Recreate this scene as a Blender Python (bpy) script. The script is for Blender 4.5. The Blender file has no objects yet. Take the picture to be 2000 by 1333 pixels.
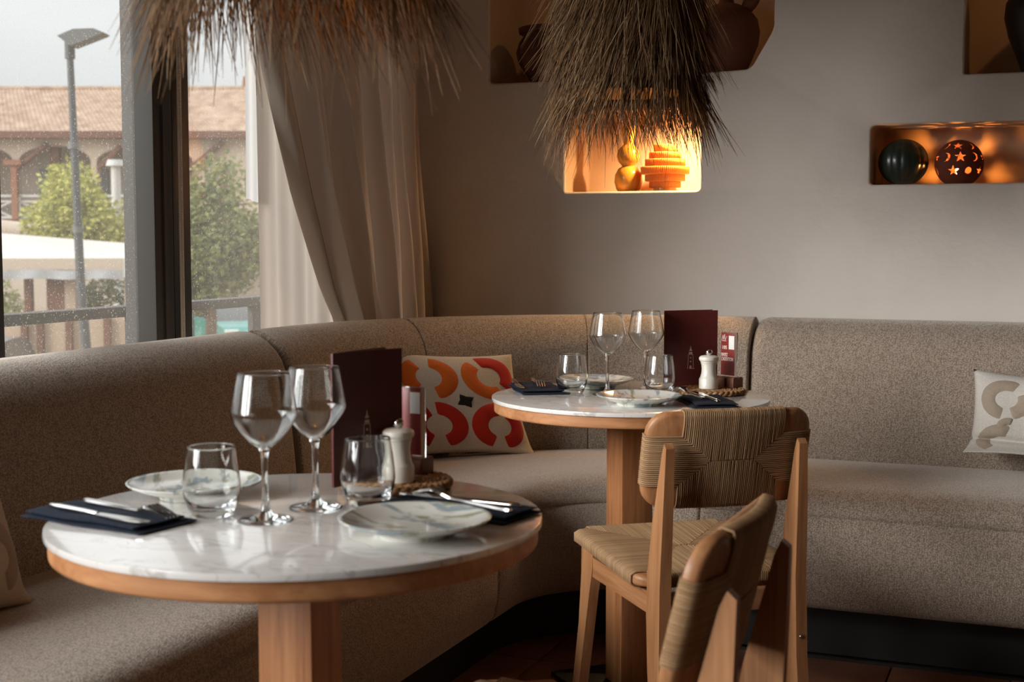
import bpy, bmesh, math, random
from math import sin, cos, pi, radians, atan2, sqrt
from mathutils import Vector, Matrix, Euler
random.seed(7)
sc = bpy.context.scene
COL = sc.collection

# ------------------------------------------------------------------ camera
YAW, PITCH, CAMZ, FPX = radians(22.043), radians(4.3034), 1.1471, 2661.7
cam = bpy.data.cameras.new('camera')
cam.sensor_fit = 'HORIZONTAL'; cam.sensor_width = 36.0; cam.lens = FPX / 2000 * 36
cam.clip_start = 0.05; cam.clip_end = 500
cam.dof.use_dof = True; cam.dof.focus_distance = 3.65; cam.dof.aperture_fstop = 6.3
cam_o = bpy.data.objects.new('camera', cam); COL.objects.link(cam_o)
cam_o.location = (0, 0, CAMZ)
cam_o.rotation_euler = Euler((pi / 2 - PITCH, 0, YAW), 'XYZ')
sc.camera = cam_o

# ------------------------------------------------------------------ view, world
sc.view_settings.view_transform = 'Standard'; sc.view_settings.look = 'None'
sc.view_settings.gamma = 1.0; sc.view_settings.use_curve_mapping = False
EXPOSURE = 0.52
sc.view_settings.exposure = EXPOSURE
sc.cycles.max_bounces = 14; sc.cycles.diffuse_bounces = 6; sc.cycles.glossy_bounces = 6
sc.cycles.transmission_bounces = 12; sc.cycles.transparent_max_bounces = 16
sc.cycles.blur_glossy = 0.5; sc.cycles.use_denoising = True
sc.cycles.sample_clamp_indirect = 6.0

SKY = 1.08            # overcast sky: radiance at the horizon, three times that overhead
world = bpy.data.worlds.new('overcast_sky'); sc.world = world; world.use_nodes = True
wn, wl = world.node_tree.nodes, world.node_tree.links
wn.clear()
w_out = wn.new('ShaderNodeOutputWorld'); w_bg = wn.new('ShaderNodeBackground')
w_tc = wn.new('ShaderNodeTexCoord'); w_sep = wn.new('ShaderNodeSeparateXYZ')
w_ramp = wn.new('ShaderNodeValToRGB'); w_noise = wn.new('ShaderNodeTexNoise'); w_mix = wn.new('ShaderNodeMixRGB')
wl.new(w_tc.outputs['Generated'], w_sep.inputs[0]); wl.new(w_sep.outputs['Z'], w_ramp.inputs['Fac'])
e = w_ramp.color_ramp.elements
e[0].position = 0.0; e[0].color = (SKY * .64, SKY * .675, SKY * .695, 1)
e[1].position = 1.0; e[1].color = (SKY * 3.0, SKY * 3.12, SKY * 3.2, 1)
w_map = wn.new('ShaderNodeMapping'); w_map.inputs['Scale'].default_value = (3, 3, 12)
wl.new(w_tc.outputs['Generated'], w_map.inputs[0]); wl.new(w_map.outputs[0], w_noise.inputs['Vector'])
w_noise.inputs['Scale'].default_value = 1.4; w_noise.inputs['Detail'].default_value = 3
w_cl = wn.new('ShaderNodeMapRange'); w_cl.inputs['To Min'].default_value = .9; w_cl.inputs['To Max'].default_value = 1.1
wl.new(w_noise.outputs['Fac'], w_cl.inputs['Value'])
w_mix.blend_type = 'MULTIPLY'; w_mix.inputs['Fac'].default_value = 1
wl.new(w_ramp.outputs[0], w_mix.inputs['Color1']); wl.new(w_cl.outputs[0], w_mix.inputs['Color2'])
wl.new(w_mix.outputs[0], w_bg.inputs['Color']); wl.new(w_bg.outputs[0], w_out.inputs[0])
w_bg.inputs['Strength'].default_value = 1.0

# the sun behind thin cloud, over the camera's left shoulder
sun = bpy.data.lights.new('hazy_sun', 'SUN'); sun.energy = 4.4; sun.angle = radians(36); sun.color = (1.0, .985, .96)
sun_o = bpy.data.objects.new('hazy_sun', sun); COL.objects.link(sun_o); sun_o.location = (-12, -8, 9)
sun_o.rotation_euler = Vector((.52, .66, -.27)).to_track_quat('-Z', 'Y').to_euler()

# ================================================================== helpers
MATS = {}
def node_mat(name):
    m = bpy.data.materials.new(name); m.use_nodes = True
    nt = m.node_tree; p = nt.nodes['Principled BSDF']
    MATS[name] = m
    return m, nt.nodes, nt.links, p

def M(name, c1, c2=None, scale=8, stretch=(1, 1, 1), rough=.5, bump=0, bscale=None, metal=0, coat=0, coord='Object',
      spec=.5, detail=4, lo=.35, hi=.65, sheen=0, bdist=.01):
    m, n, l, p = node_mat(name)
    p.inputs['Roughness'].default_value = rough; p.inputs['Metallic'].default_value = metal
    p.inputs['Coat Weight'].default_value = coat; p.inputs['Specular IOR Level'].default_value = spec
    p.inputs['Sheen Weight'].default_value = sheen
    p.inputs['Base Color'].default_value = (*c1, 1)
    if c2 is None and not bump: return m
    tc = n.new('ShaderNodeTexCoord'); mp = n.new('ShaderNodeMapping'); mp.inputs['Scale'].default_value = stretch
    l.new(tc.outputs[coord], mp.inputs[0])
    if c2 is not None:
        t = n.new('ShaderNodeTexNoise'); t.inputs['Scale'].default_value = scale; t.inputs['Detail'].default_value = detail
        r = n.new('ShaderNodeValToRGB'); r.color_ramp.elements[0].color = (*c1, 1); r.color_ramp.elements[1].color = (*c2, 1)
        r.color_ramp.elements[0].position = lo; r.color_ramp.elements[1].position = hi
        l.new(mp.outputs[0], t.inputs['Vector']); l.new(t.outputs['Fac'], r.inputs[0]); l.new(r.outputs[0], p.inputs['Base Color'])
    if bump:
        t2 = n.new('ShaderNodeTexNoise'); t2.inputs['Scale'].default_value = bscale or scale; t2.inputs['Detail'].default_value = 5
        b = n.new('ShaderNodeBump'); b.inputs['Strength'].default_value = bump; b.inputs['Distance'].default_value = bdist
        l.new(mp.outputs[0], t2.inputs['Vector']); l.new(t2.outputs['Fac'], b.inputs['Height']); l.new(b.outputs[0], p.inputs['Normal'])
    return m

def MX(name, c1, c2=None, **k):
    f = EXT; return M(name, tuple(x * f for x in c1), tuple(x * f for x in c2) if c2 else None, **k)
EXT = .62  # outdoor colours darkened to keep the daylit view from burning out

class MB:
    """collects shapes and links them as one mesh object"""
    def __init__(s): s.v = []; s.f = []; s.uv = []
    def add(s, vs, fs, uvs=None):
        o = len(s.v); s.v += [tuple(v) for v in vs]; s.f += [tuple(i + o for i in f) for f in fs]
        s.uv += (uvs if uvs is not None else [(0, 0)] * len(vs)); return s
    def box(s, lo, hi):
        x0, y0, z0 = lo; x1, y1, z1 = hi
        return s.add([(x0, y0, z0), (x1, y0, z0), (x1, y1, z0), (x0, y1, z0), (x0, y0, z1), (x1, y0, z1), (x1, y1, z1), (x0, y1, z1)],
              [(0, 3, 2, 1), (4, 5, 6, 7), (0, 1, 5, 4), (1, 2, 6, 5), (2, 3, 7, 6), (3, 0, 4, 7)])
    def bbox(s, lo, hi, b=.003, xf=None):
        """box with chamfered edges"""
        c = [(a + d) / 2 for a, d in zip(lo, hi)]; h = [(d - a) / 2 for a, d in zip(lo, hi)]
        bm = bmesh.new(); bmesh.ops.create_cube(bm, size=2)
        for v in bm.verts: v.co = Vector((v.co.x * h[0], v.co.y * h[1], v.co.z * h[2]))
        bmesh.ops.bevel(bm, geom=bm.edges[:], offset=min(b, min(h) * .9), segments=2, affect='EDGES', profile=.6)
        bm.verts.index_update()
        vs = [v.co + Vector(c) for v in bm.verts]
        if xf: vs = [xf(v) for v in vs]
        fs = [[v.index for v in f.verts] for f in bm.faces]; bm.free()
        return s.add(vs, fs)
    def tube(s, pts, rad, n=6, cap=True, flat=None):
        pts = [Vector(p) for p in pts]; N = len(pts)
        if not hasattr(rad, '__len__'): rad = [rad] * N
        vs = []; up = None
        for i, p in enumerate(pts):
            d = (pts[min(i + 1, N - 1)] - pts[max(i - 1, 0)])
            d = d.normalized() if d.length > 1e-9 else Vector((0, 0, 1))
            if up is None:
                a = Vector((0, 0, 1)) if abs(d.z) < .9 else Vector((1, 0, 0)); up = (a - d * a.dot(d)).normalized()
            else:
                q = up - d * up.dot(d); up = q.normalized() if q.length > 1e-6 else up
            w = d.cross(up)
            for k in range(n):
                t = 2 * pi * k / n; vs.append(p + (up * cos(t) * (flat or 1) + w * sin(t)) * rad[i])
        fs = [(i * n + k, i * n + (k + 1) % n, (i + 1) * n + (k + 1) % n, (i + 1) * n + k) for i in range(N - 1) for k in range(n)]
        if cap: fs += [tuple(range(n))[::-1], tuple((N - 1) * n + k for k in range(n))]
        return s.add(vs, fs)
    def lathe(s, prof, n=40, at=(0, 0, 0), closed=False, rmod=None):
        vs = []; fs = []; idx = []
        for r, z in prof:
            if r < 1e-6 and not closed:
                idx.append([len(vs)]); vs.append((at[0], at[1], at[2] + z))
            else:
                idx.append(list(range(len(vs), len(vs) + n)))
                for k in range(n):
                    a = 2 * pi * k / n; rr = r * (rmod(a, z) if rmod else 1)
                    vs.append((at[0] + rr * cos(a), at[1] + rr * sin(a), at[2] + z))
        for i in range(len(prof) - 1 + (1 if closed else 0)):
            A, B = idx[i], idx[(i + 1) % len(prof)]
            for k in range(n):
                k2 = (k + 1) % n
                if len(A) == 1 and len(B) == 1: continue
                if len(A) == 1: fs.append((A[0], B[k2], B[k]))
                elif len(B) == 1: fs.append((A[k], A[k2], B[0]))
                else: fs.append((A[k], A[k2], B[k2], B[k]))
        return s.add(vs, fs)
    def prism(s, poly, f0, f1):
        """polygon (2-D) lofted between two placements f0, f1"""
        n = len(poly)
        vs = [f0(*p) for p in poly] + [f1(*p) for p in poly]
        fs = [tuple(range(n))[::-1], tuple(range(n, 2 * n))] + [(i, (i + 1) % n, n + (i + 1) % n, n + i) for i in range(n)]
        return s.add(vs, fs)
    def grid(s, nu, nv, fn, uvfn=None):
        vs = [fn(i / nu, j / nv) for j in range(nv + 1) for i in range(nu + 1)]
        uv = [(uvfn(i / nu, j / nv) if uvfn else (i / nu, j / nv)) for j in range(nv + 1) for i in range(nu + 1)]
        w = nu + 1
        return s.add(vs, [(j * w + i, j * w + i + 1, (j + 1) * w + i + 1, (j + 1) * w + i) for j in range(nv) for i in range(nu)], uv)
    def sphere(s, c, r, n=12, m=8, sc3=(1, 1, 1)):
        prof = [(sin(pi * j / m) * r, -cos(pi * j / m) * r) for j in range(m + 1)]; prof[0] = (0, -r); prof[-1] = (0, r)
        b = MB().lathe(prof, n); return s.add([(c[0] + v[0] * sc3[0], c[1] + v[1] * sc3[1], c[2] + v[2] * sc3[2]) for v in b.v], b.f)
    def build(s, name, mat=None, parent=None, smooth=True, fix=True, angle=40):
        me = bpy.data.meshes.new(name); me.from_pydata(s.v, [], s.f)
        uvl = me.uv_layers.new(name='UVMap')
        li = [0] * len(me.loops); me.loops.foreach_get('vertex_index', li)
        flat = []
        for i in li: flat += s.uv[i]
        uvl.data.foreach_set('uv', flat)
        if fix:
            bm = bmesh.new(); bm.from_mesh(me); bmesh.ops.recalc_face_normals(bm, faces=bm.faces[:]); bm.to_mesh(me); bm.free()
        if smooth:
            me.polygons.foreach_set('use_smooth', [True] * len(me.polygons))
            if angle < 180: me.set_sharp_from_angle(angle=radians(angle))
        if mat: me.materials.append(MATS[mat] if isinstance(mat, str) else mat)
        me.update()
        return link(name, me, parent)

def link(name, data, parent=None):
    o = bpy.data.objects.new(name, data); COL.objects.link(o)
    if parent: o.parent = parent
    return o
def tag(o, label=None, cat=None, group=None, kind=None):
    if label: o['label'] = label
    if cat: o['category'] = cat
    if group: o['group'] = group
    if kind: o['kind'] = kind
    return o
def thing(name, label, cat, loc=(0, 0, 0), rz=0, group=None):
    o = link(name, None); o.location = loc; o.rotation_euler = (0, 0, rz); o.empty_display_size = .05
    return tag(o, label, cat, group)
def copy_tree(o, parent=None):
    c = o.copy(); COL.objects.link(c); c.parent = parent
    for ch in list(o.children): copy_tree(ch, c)
    return c
def struct(o): o['kind'] = 'structure'; return o
def lerp(a, b, t): return a + (b - a) * t
def interp(tab, x):
    if x <= tab[0][0]: return tab[0][1]
    for (a, va), (b, vb) in zip(tab, tab[1:]):
        if x <= b: return lerp(va, vb, (x - a) / (b - a))
    return tab[-1][1]
def arc(cx, cy, r, a0, a1, n): return [(cx + r * cos(radians(lerp(a0, a1, i / n))), cy + r * sin(radians(lerp(a0, a1, i / n)))) for i in range(n + 1)]

def holed_plate(mb, outer, holes, place):
    """triangulated face with holes; place(x, y) -> 3-D"""
    bm = bmesh.new(); edges = []
    for loop in [outer] + holes:
        vs = [bm.verts.new((p[0], p[1], 0)) for p in loop]
        edges += [bm.edges.new((vs[i], vs[(i + 1) % len(vs)])) for i in range(len(vs))]
    bmesh.ops.triangle_fill(bm, use_beauty=True, use_dissolve=False, edges=edges)
    bm.verts.index_update()
    mb.add([place(v.co.x, v.co.y) for v in bm.verts], [[v.index for v in f.verts] for f in bm.faces]); bm.free()

# ================================================================== materials
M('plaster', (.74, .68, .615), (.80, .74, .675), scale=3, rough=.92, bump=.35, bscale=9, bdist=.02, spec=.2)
M('plaster_shaded', (.60, .44, .30), (.66, .49, .34), scale=4, rough=.9, bump=.25, bscale=12, bdist=.01, spec=.2)  # same wall plaster, niche shade and warm glow put into its colour
M('ceiling_paint', (.30, .22, .16), rough=.95, spec=.1)
M('brown_wall', (.40, .29, .20), rough=.9, spec=.1)
M('grout', (.05, .035, .028), rough=.9)
M('terracotta_tile', (.17, .066, .035), (.26, .11, .06), scale=6, rough=.55, bump=.2, bscale=20)
M('dark_metal', (.045, .042, .04), rough=.42, metal=.3)
M('grey_metal', (.075, .07, .064), rough=.6, spec=.25)
M('black_metal', (.012, .012, .012), rough=.4)
M('plinth_black', (.012, .011, .010), rough=.6)
M('steel', (.62, .60, .58), rough=.16, metal=1)
M('chrome', (.7, .69, .67), rough=.06, metal=1)
M('stone_plain', (.5, .5, .5))
M('navy_linen', (.007, .011, .021), (.014, .021, .037), scale=180, rough=.9, bump=.3, bscale=300, bdist=.001, spec=.2)
M('burgundy_card', (.075, .011, .009), (.09, .014, .011), scale=20, rough=.42, spec=.45)
M('paper_edge', (.62, .45, .36), rough=.8)
M('emblem_ink', (.52, .33, .25), rough=.5)
M('white_ink', (.72, .62, .56), rough=.6)
M('card_red', (.20, .022, .016), rough=.35)
M('white_label', (.72, .70, .66), rough=.6)
M('mill_white', (.70, .66, .58), (.74, .70, .62), scale=6, rough=.3, coat=.2)
M('block_wood', (.17, .062, .030), (.22, .09, .045), scale=5, stretch=(1, 1, 8), rough=.5)
M('piping', (.36, .29, .225), rough=.9)
M('bulb_warm', (1, .6, .25))
MATS['bulb_warm'].node_tree.nodes['Principled BSDF'].inputs['Emission Color'].default_value = (1, .50, .16, 1)
MATS['bulb_warm'].node_tree.nodes['Principled BSDF'].inputs['Emission Strength'].default_value = 30
M('candle_flame', (1, .6, .25))
MATS['candle_flame'].node_tree.nodes['Principled BSDF'].inputs['Emission Color'].default_value = (1, .36, .07, 1)
MATS['candle_flame'].node_tree.nodes['Principled BSDF'].inputs['Emission Strength'].default_value = 340
M('cord_black', (.02, .016, .012), rough=.7)
M('terracotta_pot', (.14, .044, .020), (.18, .06, .03), scale=7, rough=.75, bump=.15, bscale=30)
M('dark_pot', (.10, .032, .018), (.13, .045, .024), scale=7, rough=.7)
M('black_ceramic', (.020, .012, .009), (.03, .018, .012), scale=6, rough=.5)
M('green_glaze', (.012, .022, .017), (.022, .034, .026), scale=14, rough=.34, coat=.25)
M('ochre_glaze', (.72, .33, .04), (.78, .38, .055), scale=5, rough=.22, coat=.5)
M('lantern_clay', (.13, .028, .012), (.16, .036, .015), scale=12, rough=.8)
MX('cream_render', (.66, .53, .41), (.72, .60, .47), scale=.8, rough=.9, coord='Object')
MX('gallery_wall', (.62, .51, .41), (.66, .55, .45), scale=.6, rough=.9)
MX('timber_brown', (.16, .060, .032), (.22, .09, .05), scale=2, rough=.8)
MX('timber_red', (.36, .15, .08), rough=.8)
MX('white_paint', (.74, .72, .68), rough=.7)
MX('shutter_grey', (.28, .30, .32), rough=.7)
MX('roof_tile', (.36, .205, .13), (.66, .47, .34), scale=2.0, rough=.9, detail=6, lo=.3, hi=.7)
MX('asphalt', (.50, .36, .25), (.56, .42, .30), scale=.4, rough=.95)
MX('pavement_tan', (.55, .40, .28), (.62, .46, .33), scale=.3, rough=.95)
MX('canopy_fabric', (.80, .74, .68), rough=.8)
MX('canopy_cream', (.66, .54, .42), rough=.8)
MX('valance_grey', (.52, .53, .54), rough=.7)
MX('column_tan', (.60, .45, .33), rough=.9)
MX('lamp_post_grey', (.075, .08, .085), rough=.5)
MX('lamp_head_grey', (.16, .165, .16), rough=.5)
MX('car_teal', (.02, .42, .36), rough=.3, coat=.6)
MX('car_grey', (.32, .36, .42), rough=.3, coat=.6)
M('car_dark', (.03, .03, .035), rough=.3, coat=.4)
M('car_glass', (.03, .035, .04), rough=.08)
M('tyre', (.015, .015, .015), rough=.9)
MX('sign_tan', (.66, .45, .28), rough=.8)
M('bark', (.12, .08, .05), rough=.9)
M('bead_white', (.80, .74, .66), rough=.5)
M('seagrass', (.20, .095, .035), (.44, .26, .12), scale=60, rough=.75, bump=.4, bscale=120, bdist=.002)

def wood(name, dark, light, axis, rough=.42):
    """oak / iroko: fine grain stretched along an axis"""
    m, n, l, p = node_mat(name)
    tc = n.new('ShaderNodeTexCoord'); mp = n.new('ShaderNodeMapping')
    st = [1, 1, 1]; st[axis] = .06
    mp.inputs['Scale'].default_value = st
    l.new(tc.outputs['Object'], mp.inputs[0])
    t = n.new('ShaderNodeTexNoise'); t.inputs['Scale'].default_value = 120; t.inputs['Detail'].default_value = 5
    t.inputs['Distortion'].default_value = .4
    t2 = n.new('ShaderNodeTexNoise'); t2.inputs['Scale'].default_value = 22; t2.inputs['Detail'].default_value = 2
    t2.inputs['Distortion'].default_value = 1.2
    mx = n.new('ShaderNodeMixRGB'); mx.inputs[0].default_value = .55
    l.new(mp.outputs[0], t.inputs['Vector']); l.new(mp.outputs[0], t2.inputs['Vector'])
    l.new(t.outputs['Fac'], mx.inputs[1]); l.new(t2.outputs['Fac'], mx.inputs[2])
    r = n.new('ShaderNodeValToRGB'); r.color_ramp.elements[0].position = .36; r.color_ramp.elements[1].position = .62
    r.color_ramp.elements[0].color = (*dark, 1); r.color_ramp.elements[1].color = (*light, 1)
    l.new(mx.outputs[0], r.inputs[0]); l.new(r.outputs[0], p.inputs['Base Color'])
    b = n.new('ShaderNodeBump'); b.inputs['Strength'].default_value = .15; b.inputs['Distance'].default_value = .002
    l.new(t.outputs['Fac'], b.inputs['Height']); l.new(b.outputs[0], p.inputs['Normal'])
    p.inputs['Roughness'].default_value = rough
wood('wood_post', (.30, .115, .042), (.50, .225, .092), 2)
wood('wood_rim', (.36, .15, .060), (.52, .25, .11), 0)
wood('wood_chair', (.30, .125, .048), (.47, .225, .098), 2)
wood('wood_chair_y', (.30, .125, .048), (.47, .225, .098), 1)
wood('wood_chair_pale', (.36, .185, .088), (.50, .28, .15), 0)

def fabric(name, dark, light, pu=.0040, pv=.0034):
    """coarse woven upholstery; UV in metres along and across the sofa"""
    m, n, l, p = node_mat(name)
    tc = n.new('ShaderNodeTexCoord')
    ns = n.new('ShaderNodeTexNoise'); ns.inputs['Scale'].default_value = 160; ns.inputs['Detail'].default_value = 3
    l.new(tc.outputs['UV'], ns.inputs['Vector'])
    dis = n.new('ShaderNodeVectorMath'); dis.operation = 'SCALE'; dis.inputs['Scale'].default_value = .0022
    l.new(ns.outputs['Color'], dis.inputs[0])
    ad = n.new('ShaderNodeVectorMath'); ad.operation = 'ADD'
    l.new(tc.outputs['UV'], ad.inputs[0]); l.new(dis.outputs[0], ad.inputs[1])
    mp = n.new('ShaderNodeMapping'); mp.inputs['Scale'].default_value = (1 / pu, 1 / pv, 1); l.new(ad.outputs[0], mp.inputs[0])
    vo = n.new('ShaderNodeTexVoronoi'); vo.inputs['Scale'].default_value = 1.0; vo.inputs['Randomness'].default_value = .55
    l.new(mp.outputs[0], vo.inputs['Vector'])
    mp2 = n.new('ShaderNodeMapping'); mp2.inputs['Scale'].default_value = (420, 28, 1); l.new(tc.outputs['UV'], mp2.inputs[0])
    n2 = n.new('ShaderNodeTexNoise'); n2.inputs['Scale'].default_value = 1; n2.inputs['Detail'].default_value = 3; l.new(mp2.outputs[0], n2.inputs['Vector'])
    inv = n.new('ShaderNodeMapRange'); inv.inputs['From Min'].default_value = .05; inv.inputs['From Max'].default_value = .75
    inv.inputs['To Min'].default_value = 1; inv.inputs['To Max'].default_value = 0; l.new(vo.outputs['Distance'], inv.inputs['Value'])
    mx = n.new('ShaderNodeMixRGB'); mx.inputs[0].default_value = .42
    l.new(inv.outputs[0], mx.inputs[1]); l.new(n2.outputs['Fac'], mx.inputs[2])
    r = n.new('ShaderNodeValToRGB'); r.color_ramp.elements[0].position = .25; r.color_ramp.elements[1].position = .72
    r.color_ramp.elements[0].color = (*dark, 1); r.color_ramp.elements[1].color = (*light, 1)
    l.new(mx.outputs[0], r.inputs[0]); l.new(r.outputs[0], p.inputs['Base Color'])
    b = n.new('ShaderNodeBump'); b.inputs['Strength'].default_value = .8; b.inputs['Distance'].default_value = .0022
    l.new(mx.outputs[0], b.inputs['Height']); l.new(b.outputs[0], p.inputs['Normal'])
    p.inputs['Roughness'].default_value = .95; p.inputs['Specular IOR Level'].default_value = .15
    p.inputs['Sheen Weight'].default_value = .8; p.inputs['Sheen Roughness'].default_value = .35; p.inputs['Sheen Tint'].default_value = (.9, .85, .78, 1)
fabric('upholstery', (.235, .178, .134), (.62, .52, .43))

def translucent(name, col, amount, rough=.9, bump=0):
    m, n, l, p = node_mat(name)
    p.inputs['Base Color'].default_value = (*col, 1); p.inputs['Roughness'].default_value = rough; p.inputs['Specular IOR Level'].default_value = .1
    tr = n.new('ShaderNodeBsdfTranslucent'); tr.inputs['Color'].default_value = (*col, 1)
    mx = n.new('ShaderNodeMixShader'); mx.inputs[0].default_value = amount
    out = n['Material Output']; l.new(p.outputs[0], mx.inputs[1]); l.new(tr.outputs[0], mx.inputs[2]); l.new(mx.outputs[0], out.inputs[0])
    return m, n, l, p, tr
translucent('curtain_cloth', (.62, .535, .46), .17)
translucent('curtain_backlit', (.72, .65, .58), .42)  # lighter copy of the drape cloth, backlight put into its colour
translucent('sheer_cloth', (.88, .88, .87), .6)

def per_island(name, stops, rough=.8, trans=0.0, spec=.3):
    m, n, l, p = node_mat(name)
    g = n.new('ShaderNodeNewGeometry'); r = n.new('ShaderNodeValToRGB')
    el = r.color_ramp.elements
    while len(el) < len(stops): el.new(.5)
    for k, (pos, c) in enumerate(stops): el[k].position = pos; el[k].color = (*c, 1)
    l.new(g.outputs['Random Per Island'], r.inputs[0]); l.new(r.outputs[0], p.inputs['Base Color'])
    p.inputs['Roughness'].default_value = rough; p.inputs['Specular IOR Level'].default_value = spec
    if trans:
        tr = n.new('ShaderNodeBsdfTranslucent'); l.new(r.outputs[0], tr.inputs['Color'])
        mx = n.new('ShaderNodeMixShader'); mx.inputs[0].default_value = trans
        l.new(p.outputs[0], mx.inputs[1]); l.new(tr.outputs[0], mx.inputs[2]); l.new(mx.outputs[0], n['Material Output'].inputs[0])
per_island('straw', [(0, (.075, .038, .017)), (.45, (.25, .135, .060)), (.8, (.43, .25, .115)), (1, (.64, .45, .27))], .55, .3)
per_island('cord_weave', [(0, (.30, .175, .085)), (.5, (.36, .215, .108)), (1, (.42, .265, .14))], .7)
per_island('leaf_yellow', [(0, (0.202, 0.232, 0.045)), (.5, (0.384, 0.384, 0.091)), (1, (0.564, 0.524, 0.161))], .6, .35)
per_island('leaf_green', [(0, (0.099, 0.132, 0.037)), (.5, (0.199, 0.223, 0.075)), (1, (0.331, 0.331, 0.140))], .6, .35)
per_island('leaf_dark', [(0, (0.036, 0.043, 0.014)), (1, (0.108, 0.115, 0.043))], .6, .3)
M('straw_core', (.16, .09, .042), (.30, .18, .09), scale=60, stretch=(1, 1, .15), rough=.8)

def glass(name, col=(1, 1, 1), rough=0, ior=1.5):
    m, n, l, p = node_mat(name)
    p.inputs['Base Color'].default_value = (*col, 1); p.inputs['Transmission Weight'].default_value = 1
    p.inputs['Roughness'].default_value = rough; p.inputs['IOR'].default_value = ior
glass('clear_glass', (.97, .985, .98)); glass('acrylic', (.95, .93, .92), .02, 1.45); translucent('amber_glass', (.95, .56, .15), .55, .2)[3].inputs['Coat Weight'].default_value = .6

# window glass: dimmed pane with a film of dust and dried droplets
m, n, l, p = node_mat('window_glass')
tc = n.new('ShaderNodeTexCoord'); nz = n.new('ShaderNodeTexNoise'); nz.inputs['Scale'].default_value = 210; nz.inputs['Detail'].default_value = 1
big = n.new('ShaderNodeTexNoise'); big.inputs['Scale'].default_value = 3
l.new(tc.outputs['Object'], nz.inputs['Vector']); l.new(tc.outputs['Object'], big.inputs['Vector'])
r = n.new('ShaderNodeValToRGB'); r.color_ramp.elements[0].position = .66; r.color_ramp.elements[1].position = .74
l.new(nz.outputs['Fac'], r.inputs[0])
mu = n.new('ShaderNodeMath'); mu.operation = 'MULTIPLY'; l.new(r.outputs[0], mu.inputs[0]); l.new(big.outputs['Fac'], mu.inputs[1])
ma = n.new('ShaderNodeMath'); ma.operation = 'MULTIPLY_ADD'; ma.inputs[1].default_value = .62; ma.inputs[2].default_value = .06; l.new(mu.outputs[0], ma.inputs[0])
tr = n.new('ShaderNodeBsdfTransparent'); tr.inputs['Color'].default_value = (.76, .76, .755, 1)   # grey tint added to dim the bright outdoors, per face
gl = n.new('ShaderNodeBsdfGlossy'); gl.inputs['Roughness'].default_value = .02
lw = n.new('ShaderNodeLayerWeight'); pw = n.new('ShaderNodeMath'); pw.operation = 'POWER'; pw.inputs[1].default_value = 5; l.new(lw.outputs['Facing'], pw.inputs[0])
fr = n.new('ShaderNodeMath'); fr.operation = 'MULTIPLY_ADD'; fr.inputs[1].default_value = .7; fr.inputs[2].default_value = .03; l.new(pw.outputs[0], fr.inputs[0])
m1 = n.new('ShaderNodeMixShader'); l.new(fr.outputs[0], m1.inputs[0]); l.new(tr.outputs[0], m1.inputs[1]); l.new(gl.outputs[0], m1.inputs[2])
du = n.new('ShaderNodeBsdfDiffuse'); du.inputs['Color'].default_value = (.75, .70, .62, 1)
dt = n.new('ShaderNodeBsdfTranslucent'); dt.inputs['Color'].default_value = (.75, .70, .62, 1)
m2 = n.new('ShaderNodeMixShader'); m2.inputs[0].default_value = .6; l.new(du.outputs[0], m2.inputs[1]); l.new(dt.outputs[0], m2.inputs[2])
m3 = n.new('ShaderNodeMixShader'); l.new(ma.outputs[0], m3.inputs[0]); l.new(m1.outputs[0], m3.inputs[1]); l.new(m2.outputs[0], m3.inputs[2])
l.new(m3.outputs[0], n['Material Output'].inputs[0])

# pale veined stone
m, n, l, p = node_mat('veined_stone')
tc = n.new('ShaderNodeTexCoord'); mp = n.new('ShaderNodeMapping'); mp.inputs['Rotation'].default_value = (0, 0, .5); mp.inputs['Scale'].default_value = (1.0, 2.6, 1)
l.new(tc.outputs['Object'], mp.inputs[0])
a = n.new('ShaderNodeTexNoise'); a.inputs['Scale'].default_value = 7; a.inputs['Detail'].default_value = 5; a.inputs['Distortion'].default_value = 1.6
l.new(mp.outputs[0], a.inputs['Vector'])
sb = n.new('ShaderNodeMath'); sb.operation = 'SUBTRACT'; sb.inputs[1].default_value = .5; l.new(a.outputs['Fac'], sb.inputs[0])
ab = n.new('ShaderNodeMath'); ab.operation = 'ABSOLUTE'; l.new(sb.outputs[0], ab.inputs[0])
r = n.new('ShaderNodeValToRGB'); r.color_ramp.elements[0].position = 0; r.color_ramp.elements[1].position = .03
r.color_ramp.elements[0].color = (.50, .47, .445, 1); r.color_ramp.elements[1].color = (.75, .73, .70, 1)
l.new(ab.outputs[0], r.inputs[0])
bn = n.new('ShaderNodeTexNoise'); bn.inputs['Scale'].default_value = 9; l.new(mp.outputs[0], bn.inputs['Vector'])
mx = n.new('ShaderNodeMixRGB'); mx.blend_type = 'MIX'; mx.inputs[2].default_value = (.70, .675, .645, 1)
mrr = n.new('ShaderNodeMapRange'); mrr.inputs['From Min'].default_value = .4; mrr.inputs['From Max'].default_value = .6; mrr.inputs['To Max'].default_value = .75
l.new(bn.outputs['Fac'], mrr.inputs[0]); l.new(mrr.outputs[0], mx.inputs[0]); l.new(r.outputs[0], mx.inputs[1])
l.new(mx.outputs[0], p.inputs['Base Color']); p.inputs['Roughness'].default_value = .25; p.inputs['Specular IOR Level'].default_value = .5; p.inputs['Coat Weight'].default_value = .9; p.inputs['Coat Roughness'].default_value = .07; p.inputs['Coat IOR'].default_value = 1.6

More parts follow.
